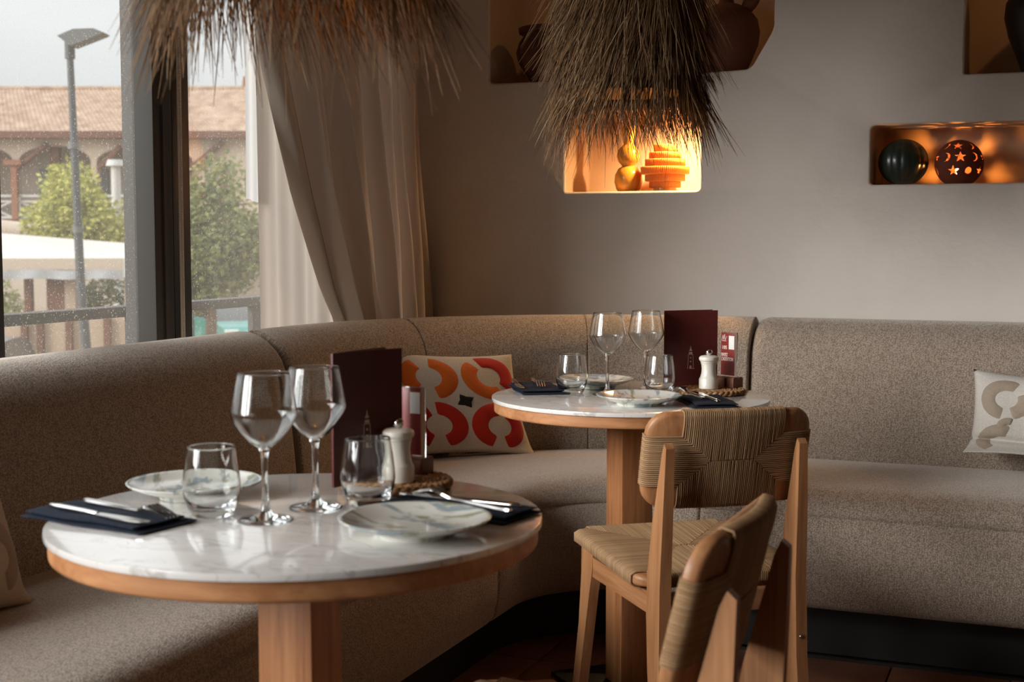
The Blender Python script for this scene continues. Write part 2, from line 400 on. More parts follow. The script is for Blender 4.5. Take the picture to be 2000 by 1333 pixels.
# ceramic plate with watercolour leaves
m, n, l, p = node_mat('plate_print')
tc = n.new('ShaderNodeTexCoord')
base = (.66, .66, .61, 1)
prev = None
for (sx, sy, rot, thr, colr, seed) in ((8, 20, .6, .555, (.16, .24, .28, 1), 3.1), (9, 26, 1.9, .565, (.20, .22, .10, 1), 8.7), (10, 20, -.5, .575, (.26, .32, .32, 1), 15.2)):
    mp = n.new('ShaderNodeMapping'); mp.inputs['Scale'].default_value = (sx, sy, 1); mp.inputs['Rotation'].default_value = (0, 0, rot); mp.inputs['Location'].default_value = (seed, seed, 0)
    l.new(tc.outputs['Object'], mp.inputs[0])
    t = n.new('ShaderNodeTexNoise'); t.inputs['Scale'].default_value = 1.6; t.inputs['Detail'].default_value = 4; t.inputs['Distortion'].default_value = .5
    l.new(mp.outputs[0], t.inputs['Vector'])
    r = n.new('ShaderNodeValToRGB'); r.color_ramp.elements[0].position = thr; r.color_ramp.elements[1].position = thr + .06
    r.color_ramp.elements[1].color = (.75, .75, .75, 1)
    l.new(t.outputs['Fac'], r.inputs[0])
    mx = n.new('ShaderNodeMixRGB'); l.new(r.outputs[0], mx.inputs[0]); mx.inputs[2].default_value = colr
    if prev: l.new(prev, mx.inputs[1])
    else: mx.inputs[1].default_value = base
    prev = mx.outputs[0]
l.new(prev, p.inputs['Base Color']); p.inputs['Roughness'].default_value = .18; p.inputs['Coat Weight'].default_value = .3

def textile(name, c, c2=None, sc=260):
    M(name, c, c2 or tuple(x * .86 for x in c), scale=sc, rough=.95, bump=.5, bscale=sc, bdist=.0012, spec=.15, sheen=.2)
textile('linen_cream', (.62, .54, .44)); textile('linen_white', (.66, .62, .56)); textile('linen_beige', (.52, .40, .29))
textile('tuft_beige', (.40, .325, .25)); textile('tuft_black', (.018, .014, .012)); textile('tuft_taupe', (.38, .27, .19))
textile('tuft_orange', (.64, .13, .014)); textile('tuft_red', (.52, .028, .012)); textile('tuft_deep', (.44, .016, .010))

# ================================================================== ROOM SHELL
WIN_X, WALL_Y = -2.25, 4.5
RX, FY, CZ = 3.4, -4.2, 2.75         # right wall, wall behind the camera, ceiling

mb = MB(); mb.box((-2.6, FY, -.12), (RX, WALL_Y + .4, -.012))
floor = struct(mb.build('floor', 'grout', smooth=False))
tile_v = MB().bbox((-.148, -.148, -.012), (.148, .148, 0), .004)
proto = None
for i in range(12):
    for j in range(9):
        if proto is None:
            t = tile_v.build('tile', 'terracotta_tile', floor); proto = t.data
        else: t = link('tile', proto, floor)
        t.location = (-.4 - .15 + .3 * (i - 3), 3.71 - .15 - .3 * j, random.uniform(-.0012, 0))
        t.rotation_euler = (random.uniform(-.002, .002), random.uniform(-.002, .002), 0)

struct(MB().box((-2.6, FY, CZ), (RX + .2, WALL_Y + .4, CZ + .15)).build('ceiling', 'ceiling_paint', smooth=False))
struct(MB().box((RX, FY, -.1), (RX + .15, WALL_Y, CZ)).build('wall_right', 'brown_wall', smooth=False))
mb = MB(); mb.box((-2.6, FY - .15, -.1), (RX + .15, FY, CZ))
struct(mb.build('wall_front', 'brown_wall', smooth=False))
mb = MB(); mb.box((-2.36, FY, -.1), (-2.2, WALL_Y + .02, .52)); mb.box((-2.36, FY, 2.17), (-2.2, WALL_Y + .02, CZ)); mb.box((-2.36, FY, .5), (-2.2, -3.2, 2.35)); mb.box((-2.36, 4.265, .5), (-2.2, WALL_Y + .02, 2.3))  # unseen corner pier added and lintel set low to hold back daylight
struct(mb.build('wall_left', 'plaster', smooth=False))

# back wall with recessed niches
def rrect(x0, z0, x1, z1, r, n=5):
    rs = r if hasattr(r, '__len__') else [r] * 4
    return (arc(x0 + rs[0], z0 + rs[0], rs[0], 180, 270, n) + arc(x1 - rs[1], z0 + rs[1], rs[1], 270, 360, n)
            + arc(x1 - rs[2], z1 - rs[2], rs[2], 0, 90, n) + arc(x0 + rs[3], z1 - rs[3], rs[3], 90, 180, n))
niche_lamp = rrect(-1.622, 1.309, -1.142, 1.582, [.008, .015, .085, .035])
niche_pots = (arc(-1.895, 1.707, .012, 180, 270, 3) + [(-1.5, 1.694), (-1.15, 1.698)] + arc(-1.0, 1.745, .042, 270, 322, 4)
              + [(-.94, 1.765), (-.912, 1.812)] + arc(-.955, 1.85, .055, -25, 10, 3) + [(-.9, 1.95)] + arc(-.98, 2.15, .08, 0, 90, 4) + arc(-1.83, 2.15, .08, 90, 180, 4))
niche_lantern = rrect(-.585, 1.319, .36, 1.508, [.01, .01, .02, .018])
niche_amphora = rrect(-.306, 1.657, .30, 2.24, [.006, .02, .05, .03])
niches = [(niche_lamp, .24), (niche_pots, .26), (niche_lantern, .24), (niche_amphora, .26)]
def grow(loop, d):
    out = []; n_ = len(loop)
    for i in range(n_):
        a_, b_, c_ = Vector(loop[i - 1]), Vector(loop[i]), Vector(loop[(i + 1) % n_])
        t_ = (c_ - a_); t_ = t_.normalized() if t_.length else Vector((1, 0))
        out.append((b_.x + t_.y * d, b_.y - t_.x * d))
    return out
mb = MB()
holed_plate(mb, [(-2.36, -.1), (RX, -.1), (RX, CZ), (-2.36, CZ)], [grow(q, .008) for q, d in niches], lambda x, z: (x, WALL_Y, z))
for q, d in niches:
    rings = [[(x, WALL_Y, z) for x, z in grow(q, .008)], [(x, WALL_Y + .0025, z) for x, z in grow(q, .003)], [(x, WALL_Y + .008, z) for x, z in q],
             [(x, WALL_Y + d, z) for x, z in q]]
    k = len(q)
    vs = [p_ for r_ in rings for p_ in r_]
    fs = [(r_ * k + i, r_ * k + (i + 1) % k, (r_ + 1) * k + (i + 1) % k, (r_ + 1) * k + i) for r_ in range(3) for i in range(k)]
    mb.add(vs, fs)
    holed_plate(mb, q, [], lambda x, z, d=d: (x, WALL_Y + d, z))
bm_v = mb
wall = MB(); wall.v, wall.f, wall.uv = mb.v, mb.f, mb.uv
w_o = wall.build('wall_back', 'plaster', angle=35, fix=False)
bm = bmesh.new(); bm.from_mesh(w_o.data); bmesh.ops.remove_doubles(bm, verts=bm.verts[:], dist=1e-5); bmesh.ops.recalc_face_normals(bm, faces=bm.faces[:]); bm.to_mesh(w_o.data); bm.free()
w_o.data.materials.append(MATS['plaster_shaded'])
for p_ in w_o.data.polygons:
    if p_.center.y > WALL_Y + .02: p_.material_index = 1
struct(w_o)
struct(MB().box((-2.36, WALL_Y + .28, -.1), (RX, WALL_Y + .40, CZ)).build('wall_rear', 'brown_wall', smooth=False))

# ================================================================== WINDOWS (left side)
def window(idx, y0, y1, left_bar, right_bar, closed=True):
    w = link('window_%d' % idx, None); w['kind'] = 'structure'; w.location = (0, 0, 0)
    z0, z1 = .52, 2.17
    MB().bbox((WIN_X - .07, y0, z0), (WIN_X + .03, y1, z0 + .07), .004).build('bottom_rail', 'dark_metal', w)
    MB().bbox((WIN_X - .07, y0, z1 - .07), (WIN_X + .03, y1, z1), .004).build('top_rail', 'dark_metal', w)
    for nm, (a, b, mt, dx) in (('stile', left_bar), ('stile', right_bar)):
        s_ = MB().bbox((WIN_X - .07 + dx, a, z0 + .07), (WIN_X + .03 + dx, b, z1 - .07), .005)
        s_.bbox((WIN_X + .005 + dx, a + (b - a) * .42, z0 + .07), (WIN_X + .036 + dx, a + (b - a) * .50, z1 - .07), .002)
        s_.build(nm, mt, w)
    if closed: MB().box((WIN_X - .034, left_bar[1] - .01, z0 + .06), (WIN_X - .028, right_bar[0] + .01, z1 - .06)).build('pane', 'window_glass', w, smooth=False)
    return w
G, K = 'grey_metal', 'black_metal'
window(1, 3.083, 4.27, (3.083, 3.162, K, -.015), (4.21, 4.27, 'dark_metal', 0))
window(2, 2.34, 3.062, (2.34, 2.424, K, 0), (2.980, 3.062, G, 0))
window(3, 1.0, 2.33, (1.0, 1.07, 'dark_metal', 0), (2.25, 2.33, G, 0), closed=False)
window(4, -.4, .99, (-.4, -.33, 'dark_metal', 0), (.92, .99, 'dark_metal', 0), closed=False)
window(5, -1.8, -.41, (-1.8, -1.73, 'dark_metal', 0), (-.48, -.41, 'dark_metal', 0), closed=False)
window(6, -3.2, -1.81, (-3.2, -3.13, 'dark_metal', 0), (-1.88, -1.81, 'dark_metal', 0), closed=False)

# ball chain of the blind hanging in the gap between the two sashes
t = thing('blind_chain', 'white beaded blind chain hanging in the gap of the dark window mullion', 'blind chain', (WIN_X + .048, 3.0735, .6))
MB().bbox((-.003, -.0085, 0), (.0, .0085, 1.55), .001).build('guide_strip', 'bead_white', t)
mb = MB()
for k in range(220): mb.sphere((.002, 0, .01 + k * .007), .0034, 6, 4)
tag(mb.build('bead_chain', 'bead_white', t), kind='stuff')

# ================================================================== CURTAIN
HEM = [(.0, 4.12), (.883, 3.815), (.98, 3.735), (1.093, 3.669), (1.278, 3.567), (1.47, 3.485), (1.68, 3.398), (1.98, 3.365), (2.5, 3.35)]
RIGHT = [(.0, 4.48), (.87, 4.47), (1.05, 4.445), (1.267, 4.405), (1.45, 4.38), (1.624, 4.37), (1.98, 4.372), (2.5, 4.38)]
t = thing('window_curtain', 'taupe drape gathered in soft folds at the corner end of the window', 'curtain', (-2.13, 3.9, 0))
def fold(u, z):
    g = 1.1 - .2 * (z / 2.5)
    a = 8.3 * u + .05 * sin(2.2 * z + 4 * u)
    tri = sin(2 * pi * a + .8 * sin(2 * pi * a))
    x = .050 * tri + .018 * sin(2 * pi * (13.3 * u + .3 + .25 * z)) + .008 * sin(2 * pi * (21 * u + .6 * z))
    k = max(0, min(1, (z - .86) / .35)); k = k * k * (3 - 2 * k)
    return x * g * min(1, .10 + u * 5) + (.070 + .015 * k) * sin(pi * u ** .62) - .03
def drape_y(u, z):
    W = interp(RIGHT, z) - interp(HEM, z); k = 1 - W / .99; w0 = 1 - u
    return interp(RIGHT, z) - .99 * w0 * (1 - k * w0 * w0)
mb = MB()
def cf(i, j):
    z = .02 + 2.45 * j; return (fold(i, z), drape_y(i, z) - 3.9, z)
mb.grid(220, 50, cf); cur = mb.build('front_drape', 'curtain_cloth', t, angle=180)
mb = MB()
def hemf(i, j):
    z = .02 + 2.45 * j; u = i * .06
    return (fold(u, z) + .0035 + .0035 * sin(pi * i), drape_y(u, z) - 3.9, z)
mb.grid(6, 60, hemf); mb.build('hem', 'curtain_backlit', t, angle=180)
mb = MB()
def seam_pt(z): return (fold(.063, z) + .002, drape_y(.063, z) - 3.9, z)
mb.tube([seam_pt(.3 + 2.1 * k / 50) for k in range(51)], .0016, 5); mb.build('seam', 'cord_black', t)
mb = MB()
mb.grid(70, 8, lambda i, j: (-.062 + .008 * sin(i * 15) + .004 * sin(i * 37 + j), 3.432 + (3.88 - 3.432) * i - 3.9 + .006 * sin(j * 6) * (1 - i), .02 + 2.45 * j))
mb.build('back_drape', 'curtain_backlit', t, angle=180)
mb = MB()
mb.grid(10, 12, lambda i, j: (-.078 + .004 * sin(i * 9), lerp(3.396, 3.47, i) - 3.9 + .004 * sin(j * 5), (1.262 - .012 * max(0, i - .2) / .8) + 1.15 * j))
mb.build('sheer_lining', 'sheer_cloth', t, angle=180)['label'] = 'white sheer lining hanging at the edge of the drape'

# ================================================================== BANQUETTE
FX, FRY = -1.345, 3.655               # front faces of the left run and the right run
CC = (-1.07, 3.38); CR = .275; Y_CUT, X_CUT = 3.22, -.92         # corner centre, inner radius
BACK = [(.575, .45), (.578, .52), (.588, .62), (.597, .70), (.602, .755), (.608, .790), (.620, .820), (.638, .846), (.662, .868), (.690, .884), (.718, .893), (.742, .894), (.764, .882), (.779, .858), (.785, .82), (.785, .5), (.785, .15), (.60, .15), (.585, .30)]
SEAT = [(.05, .142), (.022, .146), (.006, .165), (-.004, .22), (-.006, .29), (-.003, .35), (.001, .385), (.005, .394), (.0075, .399), (.003, .404), (.005, .420), (.014, .440), (.030, .456), (.056, .467), (.10, .473), (.2, .477), (.35, .478), (.5, .474), (.575, .466), (.575, .30), (.575, .142), (.3, .142)]
def offset_profile(pr, d):
    out = []; n_ = len(pr)
    area = sum(pr[i - 1][0] * pr[i][1] - pr[i][0] * pr[i - 1][1] for i in range(n_))
    sg = 1 if area > 0 else -1
    for i in range(n_):
        a_, c_ = Vector(pr[i - 1]), Vector(pr[(i + 1) % n_]); t_ = (c_ - a_).normalized()
        out.append((pr[i][0] - sg * t_.y * d, pr[i][1] + sg * t_.x * d))
    return out
def sweep(name, prof, path, parent, mat='upholstery', R=.035, n_end=5, step=.10, u0=0.0):
    """path(s) for s in [0, L] -> (x, y, nx, ny); ends are rounded over radius R"""
    L = path['L']; f = path['f']
    ss = [R * (1 - cos(pi / 2 * k / n_end)) for k in range(n_end)]
    ss = [x for x in ss] + [R + (L - 2 * R) * k / max(1, int((L - 2 * R) / step)) for k in range(int((L - 2 * R) / step) + 1)] + [L - x for x in ss[::-1]]
    vcum = [0]
    for i in range(len(prof)):
        a_, b_ = Vector(prof[i]), Vector(prof[(i + 1) % len(prof)]); vcum.append(vcum[-1] + (b_ - a_).length)
    vs = []; uv = []; fs = []; n_ = len(prof) + 1
    for s in ss:
        e_ = min(s, L - s); ins = R - sqrt(max(0, R * R - (R - e_) ** 2)) if e_ < R else 0
        pr = offset_profile(prof, ins) if ins > 1e-6 else prof
        x, y, nx, ny = f(s)
        for i in range(n_):
            d, z = pr[i % len(prof)]
            vs.append((x + nx * d, y + ny * d, z)); uv.append((s * path.get('us', 1) + u0, vcum[i]))
    for j in range(len(ss) - 1):
        for i in range(n_ - 1): fs.append((j * n_ + i, j * n_ + i + 1, (j + 1) * n_ + i + 1, (j + 1) * n_ + i))
    fs += [tuple(range(n_ - 1)), tuple((len(ss) - 1) * n_ + i for i in range(n_ - 1))[::-1]]
    return MB().add(vs, fs, uv).build(name, mat, parent, angle=60)
def line_path(x0, y0, dx, dy, L, nx, ny): return dict(L=L, f=lambda s: (x0 + dx * s, y0 + dy * s, nx, ny))
RO = CR + .62; S1 = CC[1] - Y_CUT; S2 = S1 + RO * pi / 2; S3 = S2 + X_CUT - CC[0]
def corner_path(sa, sb):
    def f(s):
        s += sa
        if s < S1: return (FX, Y_CUT + s, -1, 0)
        if s > S2: return (CC[0] + s - S2, FRY, 0, 1)
        a = pi - (s - S1) / RO; return (CC[0] + CR * cos(a), CC[1] + CR * sin(a), cos(a), sin(a))
    return dict(L=sb - sa, f=f)
def piping(path, parent, d=.752, z=.8895):
    mb = MB(); pts = []
    for k in range(41):
        x, y, nx, ny = path['f'](.04 + (path['L'] - .08) * k / 40); pts.append((x + nx * d, y + ny * d, z))
    mb.tube(pts, .0028, 6); mb.build('piping', 'piping', parent)
PL = [(.10, 0), (.10, .15), (.70, .15), (.70, 0)]
lp = line_path(FX, -.9, 0, 1, Y_CUT + .9, -1, 0)
t = thing('banquette_section', 'long left run of taupe banquette below the window, behind the near table', 'banquette')
sweep('backrest', BACK, lp, t, R=.05); sweep('seat', SEAT, lp, t, R=.012); sweep('plinth', PL, lp, t, 'plinth_black', R=.002); piping(lp, t)
rp = line_path(X_CUT, FRY, 1, 0, 3.2, 0, 1)
t = thing('banquette_section', 'right run of taupe banquette along the back wall under the lantern niche', 'banquette')
sweep('backrest', BACK, rp, t, R=.05); sweep('seat', SEAT, rp, t, R=.012); sweep('plinth', PL, rp, t, 'plinth_black', R=.002); piping(rp, t)
t = thing('banquette_section', 'curved corner piece of taupe banquette behind the far table', 'banquette')
cp = corner_path(0, S3); s_a, s_b = S1 + RO * radians(30), S1 + RO * radians(66)
for k, (sa, sb) in enumerate(((0, s_a), (s_a, s_b), (s_b, S3))):
    sweep('back_panel', BACK, corner_path(sa, sb), t, R=.007, step=.03, u0=k * .6)
sweep('seat', SEAT, cp, t, R=.012, step=.04); sweep('plinth', PL, cp, t, 'plinth_black', R=.002, step=.04); piping(cp, t)

# ================================================================== ROUND TABLES
def round_table(x, y, post_rz, label):
    t = thing('round_table', label, 'table', (x, y, 0), 0, 'round pedestal tables')
    top = [(0, .739), (.346, .739), (.3495, .7405), (.350, .743), (.350, .747), (.3495, .7495), (.348, .750), (0, .750)]
    MB().lathe(top, 128).build('stone_top', 'veined_stone', t, angle=50)
    rim = [(0, .712), (.341, .712), (.3435, .714), (.344, .718), (.344, .7385), (0, .7385)]
    MB().lathe(rim, 128).build('wood_rim', 'wood_rim', t, angle=50)
    a = .044
    q = MB().bbox((-a, -a, .012), (a, a, .713), .004).build('post', 'wood_post', t); q.rotation_euler = (0, 0, post_rz)
    q = MB().bbox((-.15, -.15, 0), (.15, .15, .012), .003).build('base_plate', 'black_metal', t); q.rotation_euler = (0, 0, post_rz)
    return t
round_table(-1.012, 1.682, 0, 'near round pale stone-topped table with orange-brown wooden rim')
round_table(-1.010, 3.290, radians(45), 'far round veined stone-topped table in front of the corner banquette')

# ================================================================== CHAIRS
def rr_outline(W, H, r, n=6):
    w, h = W / 2, H / 2
    return (arc(w - r, h - r, r, 0, 90, n) + arc(-w + r, h - r, r, 90, 180, n) + arc(-w + r, -h + r, r, 180, 270, n) + arc(w - r, -h + r, r, 270, 360, n))
def slab(W, H, T, r, f):
    o = rr_outline(W, H, r); N = len(o); e_ = T * .28
    mb = MB(); rings = []
    for sgn in (1, -1):
        rr = []
        for k in (.001, .3, .62, 1 - 2 * e_ / min(W, H)): rr.append([(x * k, y * k, sgn * T / 2) for x, y in o])
        rr.append([(x * (1 - .6 * e_ / W), y * (1 - .6 * e_ / H), sgn * (T / 2 - e_ * .3)) for x, y in o])
        rr.append([(x, y, sgn * (T / 2 - e_)) for x, y in o])
        rings += rr if sgn == 1 else rr[::-1]
    vs = [f(*p_) for r_ in rings for p_ in r_]
    fs = [(j * N + i, j * N + (i + 1) % N, (j + 1) * N + (i + 1) % N, (j + 1) * N + i) for j in range(len(rings) - 1) for i in range(N)]
    return mb.add(vs, fs)
def weave(W, H, T, cx, cy, s0, f, pitch):
    """envelope weave of paper cord round a rectangular frame"""
    mb = MB(); r = pitch * .5; hw, hh = W / 2 - cx, H / 2 - cy; nn = T / 2 + r * .75
    def cord(pts):
        q = []
        for a_, b_ in zip(pts, pts[1:]):
            q += [a_]
        q.append(pts[-1]); mb.tube([f(*p_) for p_ in q], [r * random.uniform(.9, 1.06)] * len(q), 5, cap=False)
    k = int(2 * hw / pitch)
    for i in range(k + 1):
        s = -hw + 2 * hw * i / k
        te = max(.0015, (abs(s) - s0) / (hw - s0) * hh if abs(s) > s0 else .0015)
        for sg in (1, -1):
            j = random.uniform(-.3, .3) * pitch; E = H / 2
            cord([(s + j, sg * te, nn), (s, sg * lerp(te, E, .5), nn + .0012), (s, sg * (E - T * .3), nn), (s, sg * (E + r * .8), nn * .62), (s, sg * (E + r * .8), -nn * .62), (s, sg * (E - T * .3), -nn), (s, sg * lerp(te, E, .5), -nn - .0012), (s - j, sg * te, -nn)])
    k = int(2 * hh / pitch)
    for i in range(k + 1):
        tt = -hh + 2 * hh * i / k
        se = s0 + abs(tt) / hh * (hw - s0)
        for sg in (1, -1):
            E = W / 2; j = random.uniform(-.3, .3) * pitch
            cord([(sg * se, tt + j, nn), (sg * lerp(se, E, .33), tt, nn + .001), (sg * lerp(se, E, .66), tt, nn + .001), (sg * (E - T * .3), tt, nn), (sg * (E + r * .8), tt, nn * .62), (sg * (E + r * .8), tt, -nn * .62), (sg * (E - T * .3), tt, -nn),
                  (sg * lerp(se, E, .66), tt, -nn - .001), (sg * lerp(se, E, .33), tt, -nn - .001), (sg * se, tt - j, -nn)])
    return mb
def make_chair(label):
    t = thing('dining_chair', label, 'chair', group='cord chairs at the round tables')
    SW, SH = .40, .42
    fs_ = lambda s, q, n_: (s * (1 + .04 * q / .21), q, .4225 + n_ + q * .055)
    seat = slab(SW, SH, .026, .045, fs_).build('seat', 'wood_chair_y', t, angle=50)
    tag(weave(SW, SH, .026, .038, .034, .012, fs_, .0047).build('seat_weave', 'cord_weave', seat, angle=180), kind='stuff')
    BW, BH = .376, .208
    def fb(s, q, n_):
        b = .026 * (s / .188) ** 2 - .018                     # curved in plan, ends forward
        lean = -.2325 - .235 * q                              # reclined
        return (s, lean + b - n_, .6815 + q - .235 * n_)
    back = slab(BW, BH, .022, .045, fb).build('backrest', 'wood_chair', t, angle=50)
    tag(weave(BW, BH, .022, .074, .050, .048, fb, .0042).build('back_weave', 'cord_weave', back, angle=180), kind='stuff')
    for sg in (-1, 1):
        x0 = .152 * sg; th = .013
        rear = [(-.312, 0), (-.262, 0), (-.218, .22), (-.204, .345), (-.206, .43), (-.226, .54), (-.250, .63), (-.268, .700), (-.278, .722), (-.290, .712), (-.287, .60), (-.279, .42), (-.284, .25)]
        sh = lambda z: (.152 + .010 * (1 - z / .7)) * sg
        MB().prism(rear, lambda y, z: (sh(z) - th * (1 - .25 * max(0, z - .5) / .2), y, z), lambda y, z: (sh(z) + th * (1 - .25 * max(0, z - .5) / .2), y, z)).build('leg', 'wood_chair', t, angle=30)
        front = [(.172, 0), (.212, 0), (.190, .22), (.196, .34), (.206, .402), (.120, .398), (.118, .36), (.128, .30), (.148, .15)]
        sf = lambda z: (.170 + .026 * (1 - z / .4)) * sg
        MB().prism(front, lambda y, z: (sf(z) - .012, y, z), lambda y, z: (sf(z) + .012, y, z)).build('leg', 'wood_chair', t, angle=30)
        rail = MB(); rail.add([(x + dx, y, z) for (y, x) in ((-.235, .158 * sg), (.14, .174 * sg)) for dx in (-.009, .009) for z in (.345, .392)],
                              [(0, 1, 3, 2), (4, 6, 7, 5), (0, 4, 5, 1), (2, 3, 7, 6), (1, 5, 7, 3), (0, 2, 6, 4)])
        rail.build('side_rail', 'wood_chair_y', t, smooth=False)
        MB().lathe([(0, -.002), (.005, -.002), (.005, .0), (.004, .0015), (0, .002)], 12).build('bolt', 'steel', t).matrix_basis = Matrix.Translation((.157 * sg, -.2835, .29)) @ Matrix.Rotation(pi / 2, 4, 'X')
    MB().bbox((-.152, -.245, .345), (.152, -.222, .392), .003).build('stretcher', 'wood_chair_pale', t)
    MB().bbox((-.165, .130, .350), (.165, .150, .395), .003).build('stretcher', 'wood_chair_pale', t)
    return t
c1 = make_chair('woven cord and wood chair pulled up to the far table, seen from behind')
c1.location = (-.800, 3.038, 0); c1.rotation_euler = (0, 0, radians(37.2))
c2 = copy_tree(c1); c2['label'] = 'blurred cord chair in the right foreground, its backrest seen edge-on'
c2.location = (-.641, 1.765, 0); c2.rotation_euler = (0, 0, radians(88.7))

# ================================================================== CUSHIONS
def cushion(name, label, W, H, T, mat, world, arcs, shear=0.0, slump=0.0):
    """soft square cushion; local x right, z up, front face towards -y; arcs = raised tufted patches"""
    t = thing(name, label, 'cushion'); t.matrix_world = world
    def surf(u, v, side):
        u_, v_ = u, v
        pin = 1 - .075 * (1 - u_ * u_) * (abs(v_) ** 3) ; pin2 = 1 - .075 * (1 - v_ * v_) * (abs(u_) ** 3)
        x = W / 2 * u_ * pin2; z = H / 2 * v_ * pin
        th = T / 2 * (max(0, 1 - abs(u_) ** 2.6) ** .62) * (max(0, 1 - abs(v_) ** 2.6) ** .62)
        th += .0045 * sin(7 * u_ + 2 * v_) * (1 - u_ * u_) * (1 - v_ * v_)
        y = -th if side > 0 else th
        fl = max(0, -v_ - .45)
        x += shear * z; z2 = z
        if slump:
            k = max(0, (-v_ - .35) / .65)
            y -= slump * k * k * 1.2 - .018 * math.exp(-((v_ + .42) / .07) ** 2) * (1 if side > 0 else 0)
            z2 = z + .04 * k
        else:
            k = max(0, (-v_ - .75) / .25); y -= .02 * k * k
        return Vector((x, y, z2 + H / 2))
    mb = MB(); nu = 36
    for side in (1, -1): mb.grid(nu, nu, lambda i, j, s=side: surf(2 * i - 1, 2 * j - 1, s))
    o = mb.build('cover', mat, t, angle=180)
    bm = bmesh.new(); bm.from_mesh(o.data); bmesh.ops.remove_doubles(bm, verts=bm.verts[:], dist=1e-4); bmesh.ops.recalc_face_normals(bm, faces=bm.faces[:]); bm.to_mesh(o.data); bm.free()
    for a in arcs:
        mb = MB()
        if a[0] == 'arc':
            _, cx, cy, ri, ro, a0, a1, mt = a; nm = 'tufted_arc'
            na, nr = 28, 6
            ptf = lambda i, j: (cx + lerp(ri, ro, j) * cos(radians(lerp(a0, a1, i))), cy + lerp(ri, ro, j) * sin(radians(lerp(a0, a1, i))))
        else:
            _, cx, cy, rad, rot, mt = a; nm = 'tufted_star'; na, nr = 16, 4
            def ptf(i, j):
                an = 2 * pi * i; rr = rad * (1 - .42 * abs(sin(2 * an))) * max(j, .02); return (cx + rr * cos(an + rot), cy + rr * sin(an + rot))
        lift = lambda i, j: -.0005 + .0050 * min(1, 4.5 * min(j + (1 if a[0] != 'arc' else 0), 1 - j)) * min(1, (12 * min(i, 1 - i)) if a[0] == 'arc' else 1)
        def pf(i, j):
            u, v = ptf(i, j); p_ = surf(max(-.985, min(.985, u)), max(-.985, min(.985, v)), 1); return p_ + Vector((0, -lift(i, j), 0))
        mb.grid(na, nr, pf); mb.build(nm, mt, t, angle=180)
    return t
def pose(px, py, pz, face_yaw, lean, roll):
    """base centre, direction the front faces (deg, -90 = towards -y), lean back, roll in its own plane"""
    return Matrix.Translation((px, py, pz)) @ Matrix.Rotation(radians(face_yaw + 90), 4, 'Z') @ Matrix.Rotation(radians(-lean), 4, 'X') @ Matrix.Rotation(radians(roll), 4, 'Y')
O_, R_, D_ = 'tuft_orange', 'tuft_red', 'tuft_deep'
red_arcs = [('arc', -.47, .48, .19, .44, -80, 80, O_), ('arc', -.47, .48, .19, .44, 118, 228, O_),
            ('arc', .47, .50, .19, .45, 128, 300, O_), ('arc', .47, .50, .19, .45, -42, 112, R_),
            ('arc', .47, -.46, .19, .45, 84, 250, R_), ('arc', .47, -.46, .19, .45, -78, 62, D_),
            ('arc', -.47, -.44, .19, .45, -74, 92, R_), ('arc', -.47, -.44, .19, .45, 112, 246, D_), ('star', 0, .02, .15, .5, 'tuft_black')]
cushion('throw_cushion', 'cream cushion with orange and red tufted arcs leaning in the banquette corner', .42, .325, .12, 'linen_cream',
        pose(-1.712, 3.812, .474, -47, 14, 3), red_arcs, shear=-.20)
B_ = 'tuft_beige'
pale = [('arc', -.44, .42, .17, .42, 60, 262, B_), ('arc', -.44, .42, .17, .42, -72, 26, B_), ('arc', .46, .42, .17, .42, 100, 290, B_),
        ('arc', -.46, -.50, .17, .42, 70, 240, B_), ('arc', .46, -.50, .17, .42, -80, 100, B_), ('arc', -.36, -.14, .05, .20, 70, 190, B_)]
cushion('throw_cushion', 'slumped off-white cushion with beige arcs at the right edge', .36, .29, .12, 'linen_white',
        pose(-.075, 4.115, .474, -92, 12, 3), pale, slump=.07)
cushion('throw_cushion', 'beige cushion at the left edge on the banquette below the window', .40, .34, .14, 'linen_beige',
        pose(-1.760, 1.775, .476, 4, 20, 3), [('arc', .45, .45, .17, .42, -72, 100, 'tuft_taupe'), ('arc', .45, -.45, .17, .42, -72, 100, 'tuft_taupe')])

# ================================================================== TABLEWARE
Z = .7503
def wine_glass(x, y, label):
    t = thing('wine_glass', label, 'wine glass', (x, y, Z), 0, 'wine glasses on the tables')
    foot = [(0, 0), (.0375, 0), (.0388, .0010), (.0375, .0022), (.024, .0042), (.011, .0085), (.0062, .016), (.0046, .03), (.0042, .06), (.0044, .085), (.0058, .096), (.0095, .1035), (0, .1035)]
    MB().lathe(foot, 48).build('stem', 'clear_glass', t, angle=180)
    out = [(.0, .1036), (.0095, .1036), (.020, .1105), (.034, .1265), (.0425, .1395), (.0462, .147), (.0470, .1505), (.0464, .155), (.0435, .172), (.0398, .192), (.0368, .206), (.0363, .2084)]
    inn = [(.0354, .2084), (.0359, .206), (.0389, .192), (.0426, .172), (.0455, .155), (.0461, .1505), (.0452, .1475), (.0413, .140), (.0328, .1275), (.0185, .112), (.008, .1062), (0, .1056)]
    MB().lathe(out + [(.0361, .20905), (.03585, .2093), (.0356, .20905)] + inn, 64).build('bowl', 'clear_glass', t, angle=180)
    return t
def dup(o, x, y, label, z=Z, rz=0):
    c = copy_tree(o); c.location = (x, y, z); c.rotation_euler = (0, 0, rz); c['label'] = label; return c
wg = wine_glass(-1.036, 1.631, 'wine glass nearest the camera, left of the near pair')
dup(wg, -1.016, 1.736, 'wine glass on the near table beside the standing menu')
dup(wg, -1.070, 3.289, 'left wine glass of the pair on the far table')
dup(wg, -1.006, 3.415, 'right wine glass on the far table, next to the menu')
